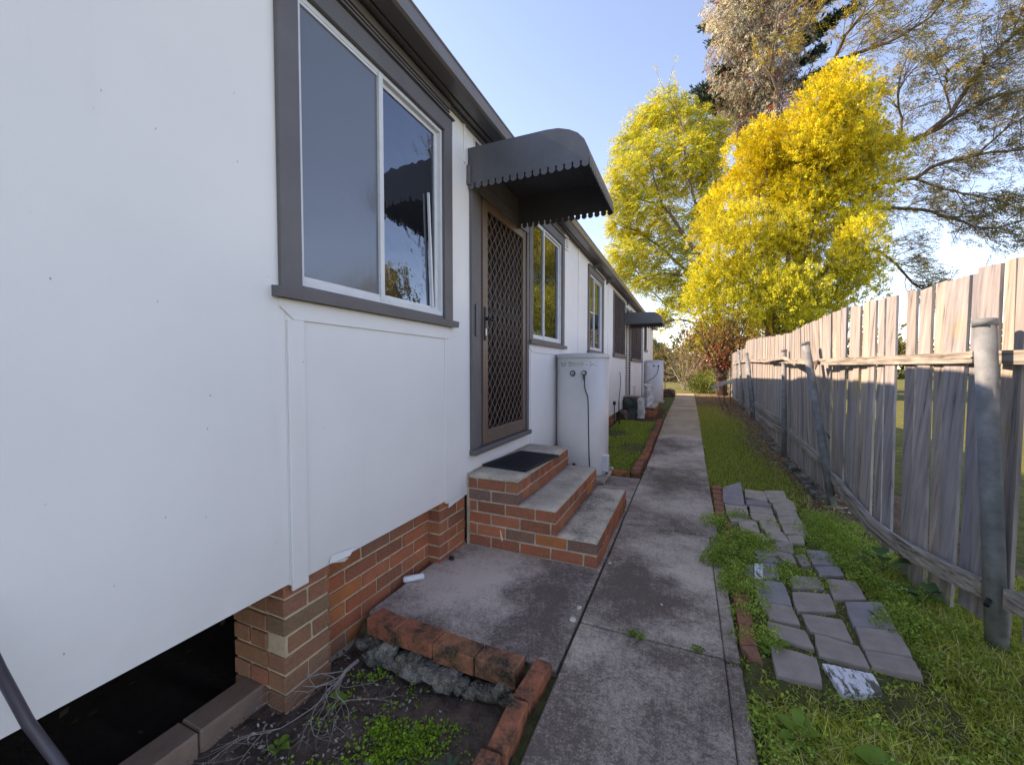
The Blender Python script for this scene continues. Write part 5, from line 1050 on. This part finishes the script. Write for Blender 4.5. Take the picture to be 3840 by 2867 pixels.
tt = thing('drooping_tree', 'tall tree with drooping silvery brown foliage behind the golden tree', 'tree', tuple(at(1660, 860, YB)*np.array([1, 1, 0])))
q, c_ = fluffy(lob, 9000, 16, .105, .07, colB, -.8, 210, 1.1, -.9); quads('crown', q, MLEAF, tt, c_)
mb = MB(); b0 = at(1665, 830, YB); b0[2] = -.2; limbmesh(mb, [b0, at(1670, 500, YB), at(1660, 250, YB), at(1650, -80, YB)], .4, .12, 10)
ends = []
for j in range(26): p = at(rs.uniform(1600, 1700), rs.uniform(0, 330), YB-1); grow(mb, p, unit(np.array([rs.normal(0, .4), -.2, -.9])), 1.6, .02, 1, ends, (0, 0, -.25), .3, 2)
obj('trunk', mb, MBARK, tt)
# dark conifer behind it
YN = 33.
cn = thing('dark_conifer', 'dark green pine with layered needle branches behind the drooping tree', 'tree', tuple(at(1665, 860, YN)*np.array([1, 1, 0])))
mb = MB(); b0 = at(1668, 830, YN); b0[2] = -.2; top = at(1668, -260, YN); limbmesh(mb, [b0, (b0+top)/2, top], .32, .1, 8); C_ = []; D_ = []
for (u0, v0, u1, v1) in [(1640, 40, 1525, 62), (1640, 75, 1540, 82), (1640, 150, 1545, 155), (1640, 180, 1520, 182), (1640, 215, 1505, 205), (1640, 235, 1512, 222), (1650, 250, 1530, 240), (1680, 120, 1800, 60), (1680, 90, 1850, 10), (1690, 150, 1790, 110), (1700, 190, 1800, 150), (1700, 60, 1800, -10), (1690, 30, 1760, -40), (1700, 210, 1780, 185), (1690, 20, 1870, -30), (1650, 20, 1560, -5), (1640, -20, 1540, -40)]:
    for k_ in range(2):
        a_, b_ = at(u0, v0, YN), at(u1+rs.uniform(-12, 12), v1+rs.uniform(-10, 10), YN+rs.uniform(-3, 2)); md = (a_+b_)/2+(0, 0, -.45); mb.tube([a_, md, b_], [.06, .045, .02], 5)
        for t in np.linspace(.25, 1, 34):
            p = a_*(1-t)**2+2*md*t*(1-t)+b_*t*t
            for s_ in range(5): C_.append(p+rs.normal(0, .13, 3)); D_.append(unit(b_-a_)*.7+rs.normal(0, .5, 3)+np.array([0, 0, .45]))
obj('trunk', mb, MBARK, cn); q = leaves(np.repeat(np.array(C_), 4, 0), np.repeat(np.array(D_), 4, 0)+rs.normal(0, .3, (len(C_)*4, 3)), rs.uniform(.25, .5, len(C_)*4), .07); quads('crown', q, MLEAF, cn, gcol(len(q), (.035, .06, .035), .3))
# spreading tree at right
YD = 27.
dt = thing('spreading_tree', 'wide spreading tree with bare curving limbs and thin feathery leaves at right', 'tree', tuple(at(1750, 860, YD)*np.array([1, 1, 0])))
mb = MB(); ends = []; b0 = at(1760, 840, YD+1.5); b0[2] = -.2
mb_pts = limbmesh(mb, [b0, at(1735, 600, YD+1.8), at(1700, 440, YD+2), at(*c7(905, 600), YD+2), at(*c7(905, 450), YD+2), at(*c7(960, 250), YD+2), at(*c7(985, 60), YD+2), at(*c7(990, -80), YD+2)], .3, .09, 10)
LIM = [([(1290, 960), (1400, 870), (1560, 850), (1680, 780), (1850, 740), (2084, 710), (2200, 690)], .1), ([(1450, 700), (1620, 640), (1740, 540), (1830, 390), (1900, 290), (2000, 200), (2100, 100)], .11), ([(1620, 640), (1800, 540), (1900, 480), (2084, 430), (2250, 400)], .07),
       ([(1380, 990), (1600, 1000), (1750, 1040), (1900, 1090), (2070, 1055)], .07), ([(1200, 1160), (1400, 1200), (1500, 1290), (1580, 1365), (1650, 1362)], .06), ([(1050, 420), (1180, 290), (1330, 240), (1500, 170), (1640, 80), (1710, -20)], .09), ([(1180, 290), (1230, 170), (1320, 60), (1350, -30)], .07),
       ([(905, 430), (870, 340), (900, 150), (920, 0)], .05), ([(980, 200), (1060, 110), (1110, 0)], .05), ([(1480, 740), (1500, 560), (1480, 440), (1560, 330)], .045), ([(1740, 540), (1700, 420), (1720, 330)], .035), ([(1560, 850), (1700, 900), (1850, 930), (1980, 960)], .05), ([(1000, 900), (1290, 960)], .14), ([(1000, 800), (1450, 700)], .13), ([(1000, 1000), (1380, 990)], .1), ([(960, 1050), (1200, 1160)], .08), ([(1860, 740), (1990, 620), (2084, 560)], .04), ([(2010, 200), (2060, 90), (2084, 40)], .03)]
for pth, r0 in LIM:
    P = [at(*c7(a_, b_), YD+rs.uniform(-.8, .8)) for a_, b_ in pth]; Q = limbmesh(mb, P, r0*1.35, max(.03, r0*.35))
    for j in range(2, len(Q)):
        if Q[j][0] > 6.5 or rs.rand() < .4:
            for _ in range(2): grow(mb, Q[j], unit(unit(Q[min(j+1, len(Q)-1)]-Q[j-2])+rs.normal(0, .5, 3)), rs.uniform(.7, 1.7), .022, 2, ends, (.12, 0, .0), .5, 3)
obj('trunk', mb, simple('dark limb bark', (.13, .095, .075), .9, .35, 8, .8, 25), dt)
E_ = np.array([e[0] for e in ends]); ED = np.array([e[1] for e in ends]); 
def colD(n, P): r_ = rs.rand(n, 1); t = np.clip((P[:, 0]-8)/4.5, 0, 1)[:, None]; b_ = np.array((.5, .4, .05))*(1-t)+np.array((.26, .22, .11))*t; b_ = np.where(r_ < .3, np.array((.17, .18, .08)), b_); b_ = np.where((r_ > .8), np.array((.55, .38, .08)), b_); return b_*(1+rs.normal(0, .2, (n, 1)))
keep = rs.rand(len(E_)) < .85; E_, ED = E_[keep], ED[keep]
C_ = np.repeat(E_, 2, 0)+rs.normal(0, .12, (len(E_)*2, 3)); D_ = np.repeat(ED, 2, 0)+rs.normal(0, .35, (len(E_)*2, 3)); q, c_ = fronds(C_, D_, 6, .42, .12, colD, .3, .32); quads('crown', q, MLEAF, dt, c_)
# pruned tree at the fence end with reddish shoots
YP = 22.
pt = thing('pruned_tree', 'pollarded tree with thick dark trunk and reddish upright shoots at the path end', 'tree', tuple(at(1558, 865, YP)*np.array([1, 1, 0])))
mb = MB(); ends = []; b0 = at(1562, 868, YP); b0[2] = .05; limbmesh(mb, [b0, at(1558, 820, YP), at(1555, 798, YP)], .26, .2, 10)
for (u, v) in [(1532, 770), (1545, 755), (1560, 752), (1575, 765), (1588, 780)]:
    K = at(u, v, YP); limbmesh(mb, [at(1555, 800, YP), (at(1555, 800, YP)+K)/2+(0, 0, -.1), K], .13, .07)
    for _ in range(9): grow(mb, K, unit(np.array([rs.normal(0, .45)+(u-1558)*.012, rs.normal(0, .4), 1])), rs.uniform(1, 1.9), .016, 1, ends, (0, 0, .12), .3, 3)
obj('trunk', mb, simple('dark bark', (.07, .045, .033), .9, .4, 8, .8, 25), pt); E_ = np.array([e[0] for e in ends]); 
def colP(n, P): r_ = rs.rand(n, 1); return np.where(r_ < .45, (.36, .08, .05), np.where(r_ < .75, (.42, .22, .07), (.16, .18, .05)))*(1+rs.normal(0, .2, (n, 1)))
q, c_ = fluffy([(np.array(at(1560, 735, YP)), (1.7, 1., 1.1)), (np.array(at(1600, 770, YP)), (.9, .7, .8)), (np.array(at(1558, 765, YP)), (.7, .6, .5))], 480, 8, .11, .2, colP, .2); quads('crown', q, MLEAF, pt, c_)
# bare shrub, green bush, hedges far
def shrub(name, u, v, Y, w_, h, n, colr, label, mat=MTWIG, lev=2, leaf=True, sz=.1):
    b = at(u, v, Y); b[2] = gz(Y)-.05; root = thing(name, label, 'shrub', tuple(b)); mb = MB(); ends = []
    for _ in range(n): d = unit(np.array([rs.normal(0, .55)*w_/h, rs.normal(0, .4), 1.])); grow(mb, b+rs.normal(0, .12, 3)*(1, 1, 0), d, h*.55, .022, lev, ends, (0, 0, .03), .38, 3)
    obj('stems', mb, mat, root)
    if leaf: E_ = np.array([e[0] for e in ends]); E_ = np.repeat(E_, 3, 0)+rs.normal(0, .16, (len(E_)*3, 3)); quads('foliage', leaves(E_, rs.normal(0, 1, E_.shape), rs.uniform(.5, 1.2, len(E_))*sz, sz*.6), MLEAF, root, gcol(len(E_), colr, .3, (.3, .2, .06), .2))
    return root
shrub('bare_shrub', 1484, 842, 28., 3., 4.1, 17, (.25, .2, .09), 'bare twiggy shrub fanning up at the end of the path', sz=.09)
shrub('small_shrub', 1502, 850, 24.5, .8, 1.3, 8, (.13, .12, .05), 'small dark twiggy shrub standing right at the path end', MBARK, sz=.1)
def bush(name, lobs, n, leafL, colr, alt, label, mat=None, pa=.25, cat='bush'):
    q, c_ = fluffy(lobs, n, 12, leafL, .16, lambda m_, P: gcol(m_, colr, .22, alt, pa), .3); root = thing(name, label, cat, tuple(np.array([lobs[0][0][0], lobs[0][0][1], .1]))); quads('foliage', q, MLEAF, root, c_)
    mb = MB(); g_ = np.array([lobs[0][0][0], lobs[0][0][1], 0.])
    for c0_, r_ in lobs: mb.tube([g_, (g_+c0_)/2, c0_], [.06, .04, .02], 5)
    obj('stems', mb, MBARK, root); return root
bush('green_bush', [lobe(1524, 824, 20, 15, 24), lobe(1512, 840, 17, 9, 24)], 200, .1, (.16, .22, .05), (.34, .34, .08), 'small bright green bush between the bare shrub and the pruned tree')
bush('autumn_bush', [lobe(1500, 760, 34, 30, 31), lobe(1535, 745, 34, 30, 31), lobe(1560, 725, 30, 26, 31), lobe(1500, 800, 30, 22, 31)], 700, .15, (.3, .2, .07), (.18, .2, .05), 'tall brownish autumn bush behind the pruned tree', pa=.4)
bush('hedge', [lobe(1425, 770, 20, 22, 44), lobe(1440, 795, 28, 26, 44), lobe(1462, 810, 24, 20, 44), lobe(1490, 800, 24, 22, 44), lobe(1415, 800, 24, 28, 44)], 1100, .24, (.15, .15, .045), (.32, .24, .08), 'olive and brown hedge beyond the sunny lawn', pa=.35, cat='hedge')
bush('dark_shrub', [lobe(1405, 750, 14, 14, 40), lobe(1416, 742, 9, 9, 40)], 60, .18, (.09, .11, .05), (.2, .17, .07), 'thin dark shrub just past the house corner')
bush('far_tree_row', [(np.array((x_, 70+rs.uniform(-4, 4), 2.6)), (5, 3, rs.uniform(2.4, 4.))) for x_ in range(-40, 60, 7)], 3600, .5, (.12, .13, .04), (.25, .2, .07), 'low row of distant trees along the horizon', cat='tree row')
fr = thing('rail_fence', 'low pale rail on dark wire posts across the far lawn', 'fence', (-1.5, 37, 0)); a_, b_ = at(1432, 833, 37), at(1475, 833, 37); obj('rail', MB().tube([a_, b_], .04, 6), MALU, fr)
for t in (0, .5, 1): p = a_+(b_-a_)*t; obj('post', MB().tube([(p[0], p[1], 0), (p[0], p[1], p[2])], .04, 6), MBARK, fr)
p = atg(1437, 853); tag(obj('garden_stake', MB().tube([p, p+(0, 0, 1.5)], .02, 6), MBARK), 'thin dark stake rising from the bed at the far house corner', 'stake')
tag(rock('log_pile', (-1.05, 20.3, .22), (.3, .3, .16), 44, MBARK, jag=.5), 'dark heap of broken wood past the far water heater', 'log pile')
# neighbouring house past the fence (its roof shows in the window panes)
nh = thing('neighbour_house', 'brown roofed house past the fence to the right of the view', 'house', (14, 14, 0))
obj('wall', MB().box(11, 17, 11, 17.5, 0, 2.9), simple('cream wall', (.5, .46, .38), .8), nh)
b = MB(); b.add([(10.4, 10.4, 2.9), (17.6, 10.4, 2.9), (17.6, 18.1, 2.9), (10.4, 18.1, 2.9), (14, 12.6, 5.6), (14, 16, 5.6)], [(0, 1, 4), (1, 2, 5, 4), (2, 3, 5), (3, 0, 4, 5), (3, 2, 1, 0)]); obj('roof', b, simple('brown tiles', (.11, .065, .045), .8, .3, 4, .5, 8), nh)
bush('neighbour_tree', [(np.array((16., 21., 4.)), (2.2, 2.2, 3.)), (np.array((16., 22., 6.)), (1.6, 1.6, 2.))], 900, .25, (.45, .32, .05), (.25, .26, .05), 'yellow tree beyond the neighbouring house', cat='tree')
